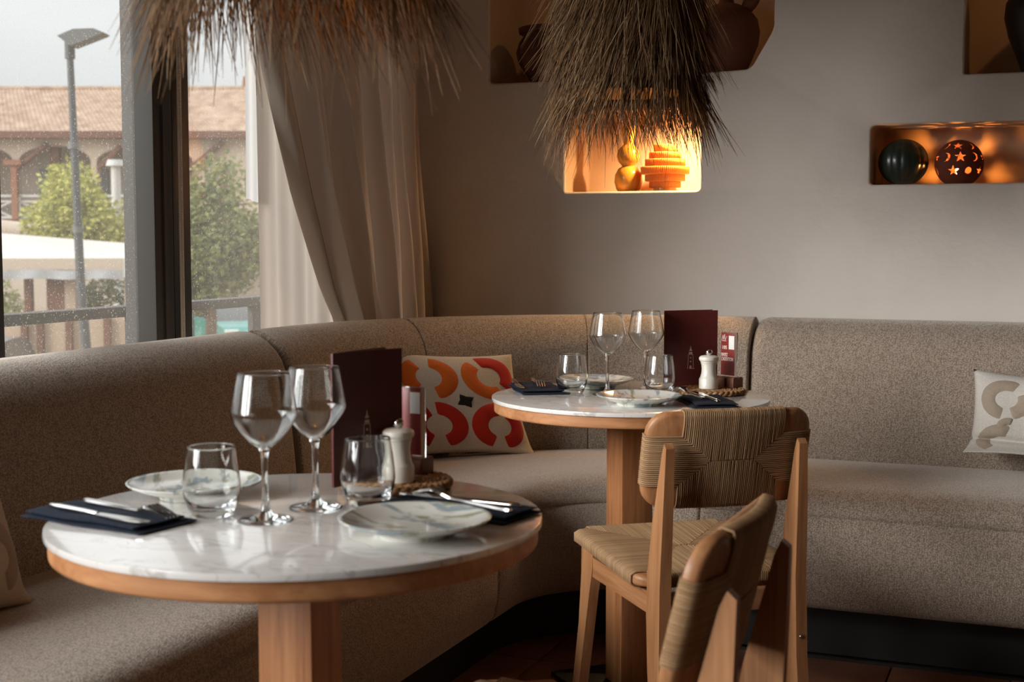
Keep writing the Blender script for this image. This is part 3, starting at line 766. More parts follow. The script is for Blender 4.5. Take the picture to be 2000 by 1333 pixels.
def tumbler(x, y, label):
    prof = [(0, 0), (.027, 0), (.0295, .0012), (.0345, .012), (.0392, .026), (.0412, .040), (.0405, .054), (.0375, .078), (.0346, .0965), (.0341, .0993), (.0338, .1001), (.0334, .1004), (.0330, .1001), (.0328, .0993), (.0333, .0965),
            (.0362, .078), (.0391, .054), (.0397, .040), (.0374, .026), (.031, .0155), (.02, .0122), (0, .0115)]
    return tag(MB().lathe(prof, 64).build('tumbler', 'clear_glass', angle=180), label, 'tumbler', 'water tumblers on the tables')
tb = tumbler(0, 0, 'water tumbler on the near table in front of the left plate'); tb.location = (-1.126, 1.632, Z)
dup(tb, -.957, 1.789, 'water tumbler on the near table in front of the menu')
dup(tb, -1.169, 3.297, 'water tumbler at the left of the far table by the dark napkin')
dup(tb, -.950, 3.352, 'water tumbler on the far table in front of the menu')
def plate(x, y, label, rz):
    prof = [(0, .006), (.050, .006), (.0515, 0), (.054, 0), (.056, .006), (.080, .0125), (.099, .0205), (.1025, .0232), (.1030, .0246), (.1018, .0252), (.097, .0236), (.078, .0165), (.055, .0118), (.03, .0108), (0, .0108)]
    o = tag(MB().lathe(prof, 96).build('dinner_plate', 'plate_print', angle=60), label, 'plate', 'leaf-print plates on the tables')
    o.location = (x, y, Z); o.rotation_euler = (0, 0, rz); return o
pl = plate(-.800, 1.628, 'leaf-print plate at the right front of the near table', 0)
dup(pl, -1.234, 1.744, 'leaf-print plate at the back left of the near table behind the tumbler', rz=2.1)
dup(pl, -1.155, 3.447, 'leaf-print plate at the back of the far table', rz=3.6)
dup(pl, -.936, 3.124, 'leaf-print plate at the front of the far table', rz=5.2)

def napkin(x, y, rz, label, L=.215, W=.115, droop=0.0):
    t = thing('folded_napkin', label, 'napkin', (x, y, Z), rz, 'dark napkins under cutlery')
    def layer(z0, x0, x1, y0, y1, ph):
        mb = MB(); th = .0034
        f = lambda i, j, s: (lerp(x0, x1, i), lerp(y0, y1, j) + .0025 * sin(9 * i + ph), z0 + .0008 + (.0016 * sin(11 * i + ph) * sin(pi * j) + .001) + (th if s else 0) * (1 if .02 < i < .98 and .02 < j < .98 else .5) + droop * max(0, .2 - i) ** 2)
        mb.grid(24, 10, lambda i, j: f(i, j, 1)); mb.grid(24, 10, lambda i, j: f(i, j, 0))
        n_ = 25; off = 25 * 11
        edge = [i for i in range(25)] + [j * 25 + 24 for j in range(1, 11)] + [10 * 25 + i for i in range(23, -1, -1)] + [j * 25 for j in range(9, 0, -1)]
        mb.f += [(edge[k], edge[(k + 1) % len(edge)], edge[(k + 1) % len(edge)] + off, edge[k] + off) for k in range(len(edge))]
        return mb
    layer(0, -L / 2, L / 2, -W / 2, W / 2, 0).build('lower_fold', 'navy_linen', t, angle=60)
    layer(.0062, -L / 2 + .004, L / 2 - .012, -W / 2 + .004, W / 2 - .010, 1.3).build('upper_fold', 'navy_linen', t, angle=60)
    return t
def fork(x, y, z, rz, label, tilt=0):
    t = thing('table_fork', label, 'fork', (x, y, z), rz, 'forks on the napkins'); t.rotation_euler = (0, -tilt, rz)
    hz = lambda q: .0022 + (.010 * max(0, (q - .125) / .03) if q < .155 else .010) * (1 if q > .125 else 0) - (.011 * max(0, (q - .155) / .045) ** 1.2)
    mb = MB(); wid = [(0, .0045), (.01, .0058), (.05, .0050), (.10, .0030), (.125, .0026), (.14, .0060), (.150, .0112), (.158, .0120)]
    st = [0, .004, .01, .03, .05, .08, .10, .115, .125, .135, .142, .150, .158]
    vs = []; 
    for q in st:
        w = interp(wid, q); zz = hz(q); h = .0016
        vs += [(q, -w, zz), (q, w, zz), (q, w * .8, zz + 2 * h), (q, -w * .8, zz + 2 * h)]
    fs = [(k * 4 + a, k * 4 + (a + 1) % 4, k * 4 + 4 + (a + 1) % 4, k * 4 + 4 + a) for k in range(len(st) - 1) for a in range(4)] + [(3, 2, 1, 0), tuple(len(vs) - 4 + a for a in range(4))]
    mb.add(vs, fs).build('handle', 'steel', t, angle=50)
    for k in range(4):
        yy = -.0098 + k * .00653
        MB().tube([(.155, yy, hz(.155) + .0015), (.172, yy, hz(.172) + .0016), (.188, yy * .98, hz(.188) + .0016), (.200, yy * .95, hz(.200) + .0016)], [.0021, .0020, .0017, .0010], 6).build('tine', 'steel', t)
    return t
def knife(x, y, z, rz, label):
    t = thing('table_knife', label, 'knife', (x, y, z), rz, 'knives on the napkins')
    MB().tube([(0, 0, .0035), (.003, 0, .0036), (.02, 0, .0036), (.07, 0, .0034), (.098, 0, .003), (.104, 0, .003)], [.002, .0060, .0064, .0056, .0046, .0036], 12, flat=.62).build('handle', 'steel', t, angle=60)
    out = [(.102, -.0035), (.112, -.0095), (.15, -.0105), (.185, -.010), (.200, -.0055), (.207, .003), (.205, .0075), (.16, .0075), (.112, .0050), (.102, .0035)]
    MB().prism(out, lambda a, b: (a, b, .0024), lambda a, b: (a, b, .0040)).build('blade', 'steel', t, angle=30)
    return t
ang = lambda dx, dy: atan2(dy, dx)
# near table, left setting
napkin(-1.243, 1.548, radians(-9), 'dark navy napkin under cutlery at the left edge of the near table', L=.235, W=.11)
kn = knife(-1.340, 1.545, Z + .0115, radians(-13), 'table knife nearest the left rim of the near table')
fk = fork(-1.318, 1.592, Z + .0125, radians(-16), 'fork on the napkin at the left of the near table', 0)
# near table, right setting
napkin(-.815, 1.792, radians(170), 'dark navy napkin at the right of the near table beside the leaf plate', L=.235, W=.105)
f2 = copy_tree(fk); f2.location = (-.712, 1.752, Z + .0125); f2.rotation_euler = (0, 0, ang(-.245, .105)); f2['label'] = 'fork on the right napkin of the near table, tines toward the coaster'
k2 = copy_tree(kn); k2.location = (-.712, 1.792, Z + .0115); k2.rotation_euler = (0, 0, ang(-.22, .03)); k2['label'] = 'table knife on the right napkin of the near table'
# far table, left setting
napkin(-1.270, 3.318, radians(-58), 'dark napkin at the left of the far table near the red cushion', L=.215, W=.125)
d_ = radians(-62)
k3 = copy_tree(kn); k3.location = (-1.278 - .207 * cos(d_), 3.222 - .207 * sin(d_), Z + .0125); k3.rotation_euler = (0, 0, d_); k3['label'] = 'knife with rounded blade on the left napkin of the far table'
f3 = copy_tree(fk); f3.location = (-1.243 - .2 * cos(d_), 3.272 - .2 * sin(d_), Z + .0125); f3.rotation_euler = (0, 0, d_); f3['label'] = 'fork with dark reflections on the left napkin of the far table'
# far table, right setting
napkin(-.792, 3.205, radians(118), 'dark napkin on the far table, partly hidden by the chair back', L=.215, W=.115)
d_ = ang(-.50, .86)
f4 = copy_tree(fk); f4.location = (-.792, 3.178, Z + .0125); f4.rotation_euler = (0, 0, ang(-.11, .165)); f4['label'] = 'fork on the far table pointing at the braided coaster'
k4 = copy_tree(kn); k4.location = (-.745, 3.135, Z + .0115); k4.rotation_euler = (0, 0, d_); k4['label'] = 'knife on the far table below the braided coaster'

# woven coasters
def coaster(x, y, label, R):
    t = thing('braided_coaster', label, 'coaster', (x, y, Z), 0, 'braided seagrass coasters')
    rings = [R - .009, R - .026, R - .041, R - .055, R - .068]
    for k, rr in enumerate(rings):
        if rr < .006: continue
        mb = MB(); n_ = max(6, int(2 * pi * rr / .020)); amp = .0050 if k == 0 else .0038; sr = .0050 if k == 0 else .0040
        for s in range(3):
            pts = []; tot = n_ * 8
            for q in range(tot + 1):
                a = 2 * pi * q / tot; ph = n_ / 2 * a + s * 2 * pi / 3
                pts.append(((rr + amp * cos(ph)) * cos(a), (rr + amp * cos(ph)) * sin(a), .0068 + .0030 * sin(2 * ph)))
            mb.tube(pts, sr, 5, cap=False)
        mb.build('braid', 'seagrass', t, angle=180)
    return t
coaster(-.985, 1.935, 'braided seagrass coaster on the near table under the menu and mill', .092)
coaster(-.833, 3.417, 'braided seagrass coaster on the far table under the white mill', .088)

# pepper mills
def mill(x, y, label):
    t = thing('pepper_mill', label, 'pepper mill', (x, y, Z + .0125), 0, 'white pepper mills')
    MB().lathe([(0, 0), (.0236, 0), (.0250, .0015), (.0250, .024), (.0240, .0262), (.0240, .0272), (.0222, .029), (.0190, .040), (.0182, .050), (.0190, .060), (.0206, .066), (.0208, .0665), (0, .0665)], 48).build('body', 'mill_white', t, angle=35)
    MB().lathe([(0, .067), (.0208, .067), (.0212, .0700), (.0240, .0725), (.0254, .0765), (.0246, .0810), (.0205, .0845), (.0120, .0862), (0, .0862)], 48).build('cap', 'mill_white', t, angle=35)
    MB().lathe([(0, .086), (.005, .086), (.0055, .088), (.0085, .0900), (.0092, .0945), (.0080, .0985), (.004, .1005), (0, .101)], 24).build('knob', 'chrome', t, angle=50)
    return t
ml = mill(-.968, 1.912, 'white pepper mill behind the tumbler on the near table')
dup(ml, -.838, 3.414, 'white pepper mill in front of the menu on the far table', z=Z + .0125)

# menus: folded burgundy covers standing open, a lighthouse printed on the front
def menu(x, y, z, rz, open_deg, label, lean=0.0):
    t = thing('menu', label, 'menu', (x, y, z), rz, 'burgundy menus'); W, H, th = .143, .2085, .0016
    def leaf(nm, mat, a, w, h, y0, bow=.004):
        mb = MB(); ca, sa = cos(a), sin(a)
        for s in (0, 1):
            mb.grid(10, 2, lambda i, j: ((w * i) * ca - (y0 + bow * sin(pi * i) + th * s) * sa, (w * i) * sa + (y0 + bow * sin(pi * i) + th * s) * ca, h * j))
        off = 33; e_ = list(range(11)) + [21, 32] + list(range(31, 21, -1)) + [11]
        mb.f += [(e_[k], e_[(k + 1) % len(e_)], e_[(k + 1) % len(e_)] + off, e_[k] + off) for k in range(len(e_))]
        return mb.build(nm, mat, t, angle=40)
    fc = leaf('front_cover', 'burgundy_card', 0, W, H, 0)
    leaf('page', 'paper_edge', radians(open_deg * .5), W - .006, H - .004, .001)
    leaf('back_cover', 'burgundy_card', radians(open_deg), W, H, 0)
    MB().bbox((-.0015, -.0015, 0), (.0012, .0035, H), .0008).build('spine', 'burgundy_card', t)
    # lighthouse emblem, standing 0.0004 proud of the front (front faces -y)
    mb = MB(); ex, ez = W * .50, H * .26
    polys = [[(-.0045, .0475), (.0045, .0475), (.0015, .0525), (.0004, .060), (-.0004, .060), (-.0015, .0525)],
             [(-.0048, .0395), (.0048, .0395), (.0045, .0445), (-.0045, .0445)],
             [(-.0070, .0375), (.0070, .0375), (.0062, .0388), (-.0062, .0388)],
             [(-.0086, 0), (-.0074, 0), (-.0056, .0372), (-.0064, .0372)], [(.0074, 0), (.0086, 0), (.0064, .0372), (.0056, .0372)],
             [(-.0030, 0), (.0030, 0), (.0030, .0055), (.0016, .0090), (-.0016, .0090), (-.0030, .0055)],
             [(.0030, 0), (.0110, 0), (.0110, .0013), (.0030, .0013)],
             [(-.0015, .0175), (.0015, .0175), (.0015, .0208), (-.0015, .0208)], [(-.0015, .0275), (.0015, .0275), (.0015, .0308), (-.0015, .0308)]]
    yb = lambda xx: .004 * sin(pi * (ex + xx) / W)
    for q in polys:
        mb.prism(q, lambda a, b: (ex + a, yb(a) - .0004 - .0, ez + b), lambda a, b: (ex + a, yb(a) + .0003, ez + b))
    mb.build('lighthouse_emblem', 'emblem_ink', t, smooth=False)['label'] = 'pale printed lighthouse emblem'
    return t
mn = menu(-1.036, 1.826, Z + .0125, radians(69), 14, 'burgundy folded menu standing on the near table')
m2 = dup(mn, -.966, 3.452, 'burgundy folded menu standing on the far table against the banquette', z=Z, rz=radians(30))

# card stands: wooden block with an upright acrylic card
def text(body, size, mat, parent, loc, rot, bold=0.0, sx=1.0):
    cu = bpy.data.curves.new('lettering', 'FONT'); cu.body = body; cu.size = size; cu.extrude = .00015; cu.align_x = 'LEFT'; cu.offset = bold; cu.space_line = .9
    tmp = bpy.data.objects.new('lettering', cu); COL.objects.link(tmp)
    dg = bpy.context.evaluated_depsgraph_get(); me = bpy.data.meshes.new_from_object(tmp.evaluated_get(dg)); bpy.data.objects.remove(tmp)
    me.materials.clear(); me.materials.append(MATS[mat])
    o = link('lettering', me, parent); o.location = loc; o.rotation_euler = rot; o.scale = (sx, 1, 1); return o
def card_stand(x, y, rz, label, printed=True, lean=0):
    t = thing('card_stand', label, 'card stand', (x, y, Z + .0125), rz, 'table card stands')
    b = MB(); b.bbox((-.032, -.018, 0), (.002, .018, .024), .002); b.bbox((.010, -.018, 0), (.034, .018, .024), .002); b.bbox((-.03, -.016, .0235), (.034, -.0035, .0275), .001); b.bbox((-.03, .0035, .0235), (.034, .016, .0275), .001)
    b.build('block', 'block_wood', t, angle=35)
    a = MB().bbox((-.028, -.0016, .018), (.030, .0016, .142), .0006).build('acrylic_sheet', 'acrylic', t); a.rotation_euler = (lean, 0, 0)
    c = MB().bbox((-.0265, -.0022, .030), (.022, -.0018, .1405), .0001).build('printed_card', 'card_red', a)
    MB().bbox((.001, -.0027, .098), (.0205, -.0023, .133), .0001).build('label_patch', 'white_label', a)['label'] = 'blank white patch'
    if printed:
        rot = (pi / 2, 0, 0)
        text('105', .0125, 'white_ink', a, (-.024, -.0024, .098), rot, .0003)
        text("PAYEZ\nL'ADDITION", .0125, 'white_ink', a, (-.0255, -.0024, .079), rot, .0003, .62)
        lg = MB()
        for (xa, za, xb, zb) in ((-.024, .120, -.020, .134), (-.020, .134, -.018, .122), (-.018, .122, -.014, .136), (-.014, .136, -.012, .121), (-.012, .121, -.006, .132), (-.023, .119, -.008, .119)):
            lg.tube([(xa, -.0024, za), (xb, -.0024, zb)], .0008, 5)
        lg.build('logo_mark', 'white_ink', a)
        return t
card_stand(-.990, 2.000, radians(-8), 'wooden card stand with plain red card behind the near white mill', printed=False)
cs = card_stand(-.800, 3.476, radians(-32), 'wooden stand with red printed card on the far table', lean=0)

# ================================================================== NICHE OBJECTS
NY = WALL_Y + .115
t = tag(MB().lathe([(0, 0), (.034, 0), (.042, .010), (.0495, .035), (.0475, .060), (.036, .082), (.0235, .090), (.0245, .094), (.036, .106), (.0415, .125), (.037, .146), (.024, .160), (.0165, .166), (.0175, .180), (.0225, .205), (.0265, .228), (.0255, .229), (.020, .205), (.0145, .18), (0, .17)], 48).build('gourd_vase', 'ochre_glaze', angle=60),
        'ochre gourd-shaped vase with flared neck in the lit niche', 'vase'); t.location = (-1.428, NY, 1.3095)
# ribbed tiered glass lantern
t = thing('tiered_vase', 'amber ribbed glass vase of stacked tiers in the lit niche', 'vase', (-1.295, NY, 1.3095))
MB().lathe([(0, 0), (.041, 0), (.041, .014), (0, .014)], 48).build('foot', 'ochre_glaze', t, angle=40)
zz = .014
for rr, h in ((.054, .022), (.0685, .024), (.083, .027), (.0685, .026), (.055, .024), (.040, .026)):
    nrib = int(2 * pi * rr / .0068) if rr > .05 else 0
    rm = (lambda a, z_, k=nrib: 1 + .022 * sin(k * a)) if nrib else None
    MB().lathe([(rr * .6, zz), (rr * .97, zz), (rr, zz + .002), (rr, zz + h - .003), (rr * .97, zz + h - .001), (rr * .6, zz + h - .001), (rr * .6, zz + h - .003), (rr * .92, zz + h - .004), (rr * .94, zz + .004), (rr * .6, zz + .003)], max(48, nrib * 4), closed=True, rmod=rm).build('tier', 'amber_glass', t, angle=180)
    zz += h
# green ribbed sphere and pierced lantern
t = tag(MB().lathe([(0, 0)] + [(.080 * sin(radians(a)), .0745 - .0745 * cos(radians(a)) * 1.0) for a in range(28, 178, 6)] + [(0, .149)], 120, rmod=lambda a, z_: 1 - .035 * abs(sin(7 * a)) ** 6 * 1.0 - .006).build('ribbed_gourd', 'green_glaze', angle=180),
        'dark green ribbed ceramic gourd at the left of the low niche', 'ornament'); t.location = (-.494, WALL_Y + .10, 1.3195)
t = thing('pierced_lantern', 'round terracotta lantern pierced with glowing stars and moons', 'lantern', (-.322, WALL_Y + .105, 1.3195))
def star(u, v, r, rot=0):
    d = sqrt(u * u + v * v); a = (atan2(u, v) - rot) % (2 * pi / 5); a = min(a, 2 * pi / 5 - a)
    # five-pointed star boundary at this angle
    R1, r1 = r, r * .40; x1, y1 = R1, 0; x2, y2 = r1 * cos(pi / 5), r1 * sin(pi / 5)
    t_ = a; den = (cos(t_) * (y2 - y1) - sin(t_) * (x2 - x1)); bd = (x1 * (y2 - y1) - y1 * (x2 - x1)) / den if abs(den) > 1e-9 else R1
    return d < bd
def moon(u, v, r): return u * u + v * v < r * r and (u + r * .55) ** 2 + v * v > (r * .95) ** 2
holes = []
for lat, lo0, step, seq in ((14, 4, 36, 'smsmsmsmsm'), (-20, -13, 37.5, 'sosmsosmm'), (46, -4, 45, 'smsmsmsm')):
    for k, ch in enumerate(seq): holes.append((lat, -87 + lo0 + step * k, ch))
RL = .0755; NU, NV = 280, 140
mb = MB(); idm = {}
def sv(i, j):
    i %= NU
    if (i, j) not in idm:
        la = -62 + (90 + 62) * j / NV; lo = 360 * i / NU; idm[(i, j)] = len(mb.v)
        mb.v.append((RL * cos(radians(la)) * cos(radians(lo)), RL * cos(radians(la)) * sin(radians(lo)), RL * sin(radians(la)) + RL * .883)); mb.uv.append((0, 0))
    return idm[(i, j)]
for j in range(NV - 1):
    for i in range(NU):
        la = -62 + 152 * (j + .5) / NV; lo = 360 * (i + .5) / NU; cut = False
        for hl, ho, ch in holes:
            u = ((lo - ho + 180) % 360 - 180) * cos(radians(la)); v = la - hl
            if abs(u) < 17 and abs(v) < 17 and ((ch == 's' and star(u, v, 14.5)) or (ch == 'm' and moon(u, v, 11)) or (ch == 'o' and u * u + v * v * .8 < 64)): cut = True; break
        if not cut: mb.f.append((sv(i, j), sv(i + 1, j), sv(i + 1, j + 1), sv(i, j + 1)))
mb.f.append(tuple(sv(i, NV - 1) for i in range(NU)))
sh = mb.build('shell', 'lantern_clay', t, angle=180, fix=False)
so = sh.modifiers.new('thickness', 'SOLIDIFY'); so.thickness = .0045; so.offset = -1
MB().sphere((0, 0, .045), .010, 12, 8, (1, 1, 1.5)).build('flame_bulb', 'candle_flame', t)
MB().lathe([(0, 0), (.0352, 0), (.0352, .004), (.012, .005), (.012, .032), (0, .032)], 32).build('base', 'lantern_clay', t, angle=40)
# clay pots in the upper niche
t = thing('clay_pot', 'brown rimmed clay pot at the left of the upper niche', 'pot', (-1.725, WALL_Y + .125, 1.6985))
pv = MB().lathe([(0, 0), (.062, 0), (.078, .02), (.115, .075), (.122, .11), (.112, .145), (.098, .165), (.098, .172), (.112, .178), (.114, .196), (.104, .199), (.092, .185), (.09, .168), (.105, .14), (.11, .1), (.07, .02), (0, .012)], 48)
pv.build('body', 'dark_pot', t, angle=50)
MB().tube([(.105, -.02, .170), (.145, -.02, .160), (.155, -.02, .125), (.125, -.02, .085), (.108, -.02, .08)], [.010, .011, .011, .011, .010], 8).build('handle', 'dark_pot', t)
t = thing('water_jug', 'terracotta spouted water jug at the right of the upper niche', 'jug', (-1.088, WALL_Y + .125, 1.7000))
MB().lathe([(0, 0), (.058, 0), (.066, .006), (.088, .05), (.108, .10), (.114, .145), (.106, .185), (.08, .218), (.045, .236), (.026, .243), (.024, .262), (.024, .300), (.030, .312), (.024, .314), (.015, .30), (0, .25)], 56).build('body', 'terracotta_pot', t, angle=60)
MB().tube([(.060, 0, .205), (.078, -.005, .232), (.096, -.01, .250), (.108, -.012, .262)], [.016, .024, .022, .014], 14).build('spout', 'terracotta_pot', t)
MB().tube([(-.060, -.02, .20), (-.088, -.025, .225), (-.104, -.03, .245)], [.012, .018, .013], 12).build('spout', 'terracotta_pot', t)
MB().tube([(0, .0, .30)] + [(0, .05 * sin(a), .345 - .045 * cos(a)) for a in [pi * .2 * k for k in range(1, 10)]] + [(0, -.005, .302)], .010, 10).build('handle', 'terracotta_pot', t)
t = thing('amphora', 'dark two-handled amphora with ring handles in the upper right niche', 'amphora', (-.085, WALL_Y + .135, 1.6595))
MB().lathe([(0, 0), (.052, 0), (.058, .006), (.072, .05), (.100, .12), (.114, .18), (.110, .225), (.088, .262), (.050, .285), (.036, .30), (.034, .34), (.048, .375), (.040, .377), (.028, .345), (.0, .30)], 56).build('body', 'black_ceramic', t, angle=60)
for sg in (-1, 1):
    MB().tube([(sg * (.098 + .036 * cos(a)), -.02, .288 + .036 * sin(a)) for a in [2 * pi * k / 20 for k in range(21)]], .0095, 10, cap=False).build('handle', 'black_ceramic', t)

# small downlight fixtures that light the niches
def spot(x, y, z, watts, label, col=(1, .50, .17), r=.02):
    t = thing('niche_light', label, 'niche light', (x, y, z))
    MB().lathe([(0, -.004), (r * .8, -.004), (r, -.002), (r, 0), (0, 0)], 24).build('housing', 'steel', t, angle=40)
    la = bpy.data.lights.new('niche_glow', 'AREA'); la.shape = 'DISK'; la.size = r * 1.4; la.energy = watts; la.color = col; la.spread = radians(170)
    lo = link('niche_glow', la, t); lo.location = (0, 0, -.0055)
spot(-1.225, WALL_Y + .075, 1.5815, 4.3, 'warm downlight in the ceiling of the vase niche', (1, .60, .27))
spot(-1.40, WALL_Y + .17, 2.229, .22, 'dim downlight in the ceiling of the clay pot niche')
spot(.10, WALL_Y + .17, 2.239, .2, 'dim downlight in the ceiling of the amphora niche')

# ================================================================== STRAW PENDANTS
def pendant(x, y, label):
    t = thing('pendant_lamp', label, 'pendant lamp', (x, y, 0), 0, 'straw pendants over the tables')
    Rz = lambda z: .085 + (2.25 - z) * .105
    core = MB().lathe([(.02, 2.28), (.07, 2.262), (Rz(2.2) - .012, 2.2), (Rz(1.9) - .012, 1.9), (Rz(1.505) - .008, 1.505), (Rz(1.505) - .014, 1.507), (Rz(1.9) - .018, 1.9), (Rz(2.2) - .018, 2.19), (.02, 2.25)], 48, closed=True)
    core.build('shade_core', 'straw_core', t, angle=60)
    MB().tube([(0, 0, 2.26), (0, 0, CZ)], .004, 8).build('cord', 'cord_black', t)
    MB().lathe([(0, 1.62), (.012, 1.622), (.024, 1.635), (.030, 1.655), (.026, 1.677), (.014, 1.696), (.012, 1.72), (0, 1.72)], 24).build('bulb', 'bulb_warm', t)
    MB().tube([(0, 0, 1.72), (0, 0, 2.26)], .011, 10).build('lamp_holder', 'cord_black', t)
    mb = MB(); rnd = random.Random(11)
    for k in range(5200):
        low = k < 1250
        zr = rnd.uniform(1.51, 1.60) if low else rnd.uniform(1.60, 2.2)
        a = rnd.uniform(0, 2 * pi); r0 = Rz(zr) + rnd.uniform(-.008, .004)
        L = rnd.uniform(.09, .20) * (1.35 if rnd.random() < .15 else 1) if low else min(rnd.uniform(.18, .28), (zr - 1.53) / .92 + rnd.uniform(0, .05))
        tuft = .10 * sin(9 * a + 3) * sin(4 * a)
        sw = rnd.gauss(.30, .16) + tuft; out = max(-.05, rnd.gauss(.30, .13)); 
        if rnd.random() < .07: out += rnd.uniform(.1, .40); sw += rnd.uniform(-.3, .5)
        er = Vector((cos(a), sin(a), 0)); et = Vector((sin(a), -cos(a), 0))       # swirl sense: left on the near side
        d = (Vector((0, 0, -1)) + er * out + et * sw).normalized(); p_ = er * r0 + Vector((0, 0, zr))
        pts = [p_]; S = 5
        wob = Vector((rnd.gauss(0, 1), rnd.gauss(0, 1), 0)) * .05
        for s in range(S):
            p_ = p_ + d * L / S; d = (d + Vector((0, 0, -.045)) + wob * .35).normalized(); pts.append(p_)
        w = rnd.uniform(.0008, .00145)
        mb.tube(pts, [w, w, w * .95, w * .8, w * .6, w * .25], 3, cap=False)
    tag(mb.build('straw_fringe', 'straw', t, angle=180, fix=False), kind='stuff')
    return t
pn = pendant(-1.012, 1.682, 'straw pendant lamp over the near table, only its fringe showing')
p2 = copy_tree(pn); pn.location.z = .03; p2.location = (-1.018, 3.285, 0); p2.rotation_euler = (0, 0, 0); p2['label'] = 'shaggy straw pendant lamp over the far table in front of the lit niche'

# ================================================================== OUTSIDE
# a frame square to the street: u to the right, w away from the room
S_, C_ = sin(YAW), cos(YAW)
def E(u, w, z): return (u * C_ - w * S_, u * S_ + w * C_, z)
class EB(MB):
    def ebox(s, lo, hi):
        b = MB().box(lo, hi); return s.add([E(*v) for v in b.v], b.f)
    def eprism(s, poly, w0, w1): return s.prism(poly, lambda a, b: E(a, w0, b), lambda a, b: E(a, w1, b))
GZ = -2.0
struct(EB().ebox((-60, 3.4, GZ - .1), (40, 120, GZ)).build('ground', 'asphalt', smooth=False))
# balcony just outside the window
struct(MB().box((-3.05, FY, -.25), (-2.36, 7.0, -.08)).build('balcony_floor', 'column_tan', smooth=False))
t = thing('balcony_railing', 'grey metal balcony railing outside the window', 'railing', (-2.85, 0, 0))
MB().bbox((-.035, -3, .893), (.035, 6.9, .928), .006).build('top_rail', 'grey_metal', t)
for k in range(-3, 6):
    y_ = 3.72 + .73 * k; MB().bbox((-.012, y_ - .05, -.08), (.012, y_ + .05, .894), .003).build('post', 'grey_metal', t)
# the building across the square
t = thing('tile_roofed_building', 'cream building with pale terracotta tiled roof and arched gallery', 'building')
BW0 = 62.0
outer = [(-34, 2.0), (-12.6, 2.0), (-12.6, 5.62), (-34, 5.62)]
hl = []
for (x0, x1) in ((-29.4, -26.3), (-25.8, -22.55), (-22.29, -19.03), (-18.77, -14.42)):
    zt, zs = 5.33, 4.62; q = [(x0, 2.02), (x1, 2.02), (x1, zs)] + [(lerp(x0, x1, .5) + (x1 - x0) / 2 * cos(a), zs + (zt - zs) * sin(a)) for a in [pi * k / 14 for k in range(1, 14)]] + [(x0, zs)]
    hl.append(q)
mb = EB()
for w_ in (BW0, BW0 + .35): holed_plate(mb, outer, hl, lambda x, z, w_=w_: E(x, w_, z))
for q in hl:
    for k in range(len(q)):
        a, b = q[k], q[(k + 1) % len(q)]; mb.add([E(a[0], BW0, a[1]), E(b[0], BW0, b[1]), E(b[0], BW0 + .35, b[1]), E(a[0], BW0 + .35, a[1])], [(0, 1, 2, 3)])
mb.build('arched_front', 'cream_render', t, smooth=False)
EB().ebox((-12.6, BW0, -2), (-8, BW0 + .35, 5.62)).build('end_wall', 'cream_render', t, smooth=False)
EB().ebox((-34, BW0 + 2.2, -2), (-8, BW0 + 2.5, 6.0)).build('gallery_wall', 'gallery_wall', t, smooth=False)
EB().ebox((-34, BW0 - .1, 1.75), (-12.6, BW0 + 2.2, 2.02)).build('gallery_floor', 'timber_brown', t, smooth=False)
EB().ebox((-34, BW0, -2), (-8, BW0 + .3, 1.75)).build('lower_wall', 'gallery_wall', t, smooth=False)
EB().ebox((-36, BW0 - .80, 5.62), (-8.4, BW0 + 2.2, 5.93)).build('soffit', 'timber_brown', t, smooth=False)
for u in (-20.85, -17.4, -26.9): EB().ebox((u - .22, BW0 + .5, 2.0), (u + .22, BW0 + .9, 5.3)).build('post', 'timber_brown', t, smooth=False)
for u in (-22.42, -13.0): EB().ebox((u - .13, BW0 - .3, 2.0), (u + .13, BW0 - .05, 4.5)).build('post', 'timber_red', t, smooth=False)
for (u0, z0, u1, z1) in ((-22.3, 4.3, -20.9, 5.4), (-14.6, 4.2, -13.0, 5.5), (-17.6, 5.3, -18.6, 4.3)):
    EB().tube([E(u0, BW0 - .2, z0), E(u1, BW0 - .2, z1)], .13, 6).build('brace', 'timber_brown', t)
EB().ebox((-22.85, BW0 - .4, 4.45), (-22.05, BW0 + .05, 4.68)).build('bracket', 'timber_red', t, smooth=False)
for (u0, u1) in ((-22.1, -21.75), (-24.6, -24.1), (-16.9, -16.5), (-19.2, -18.9)): EB().ebox((u0, BW0 + 2.1, 2.2), (u1, BW0 + 2.2, 4.4)).build('shutter', 'shutter_grey', t, smooth=False)
# balustrade with crossed white bars
mb = None
for (u0, u1) in ((-25.8, -24.2), (-24.2, -22.6), (-22.3, -20.7), (-20.7, -19.1), (-18.8, -17.3), (-17.3, -15.8), (-15.8, -14.4)):
    b = EB(); b.ebox((u0, BW0 - .12, 3.02), (u1, BW0 - .02, 3.12)); b.ebox((u0, BW0 - .12, 2.78), (u1, BW0 - .04, 2.86)); b.ebox((u0, BW0 - .12, 2.05), (u1, BW0 - .02, 2.15)); b.ebox((u0, BW0 - .12, 2.05), (u0 + .1, BW0 - .02, 3.12))
    b.tube([E(u0, BW0 - .07, 2.1), E(u1, BW0 - .07, 2.82)], .05, 6); b.tube([E(u0, BW0 - .07, 2.82), E(u1, BW0 - .07, 2.1)], .05, 6)
    b.build('balustrade_panel', 'white_paint', t, smooth=False)
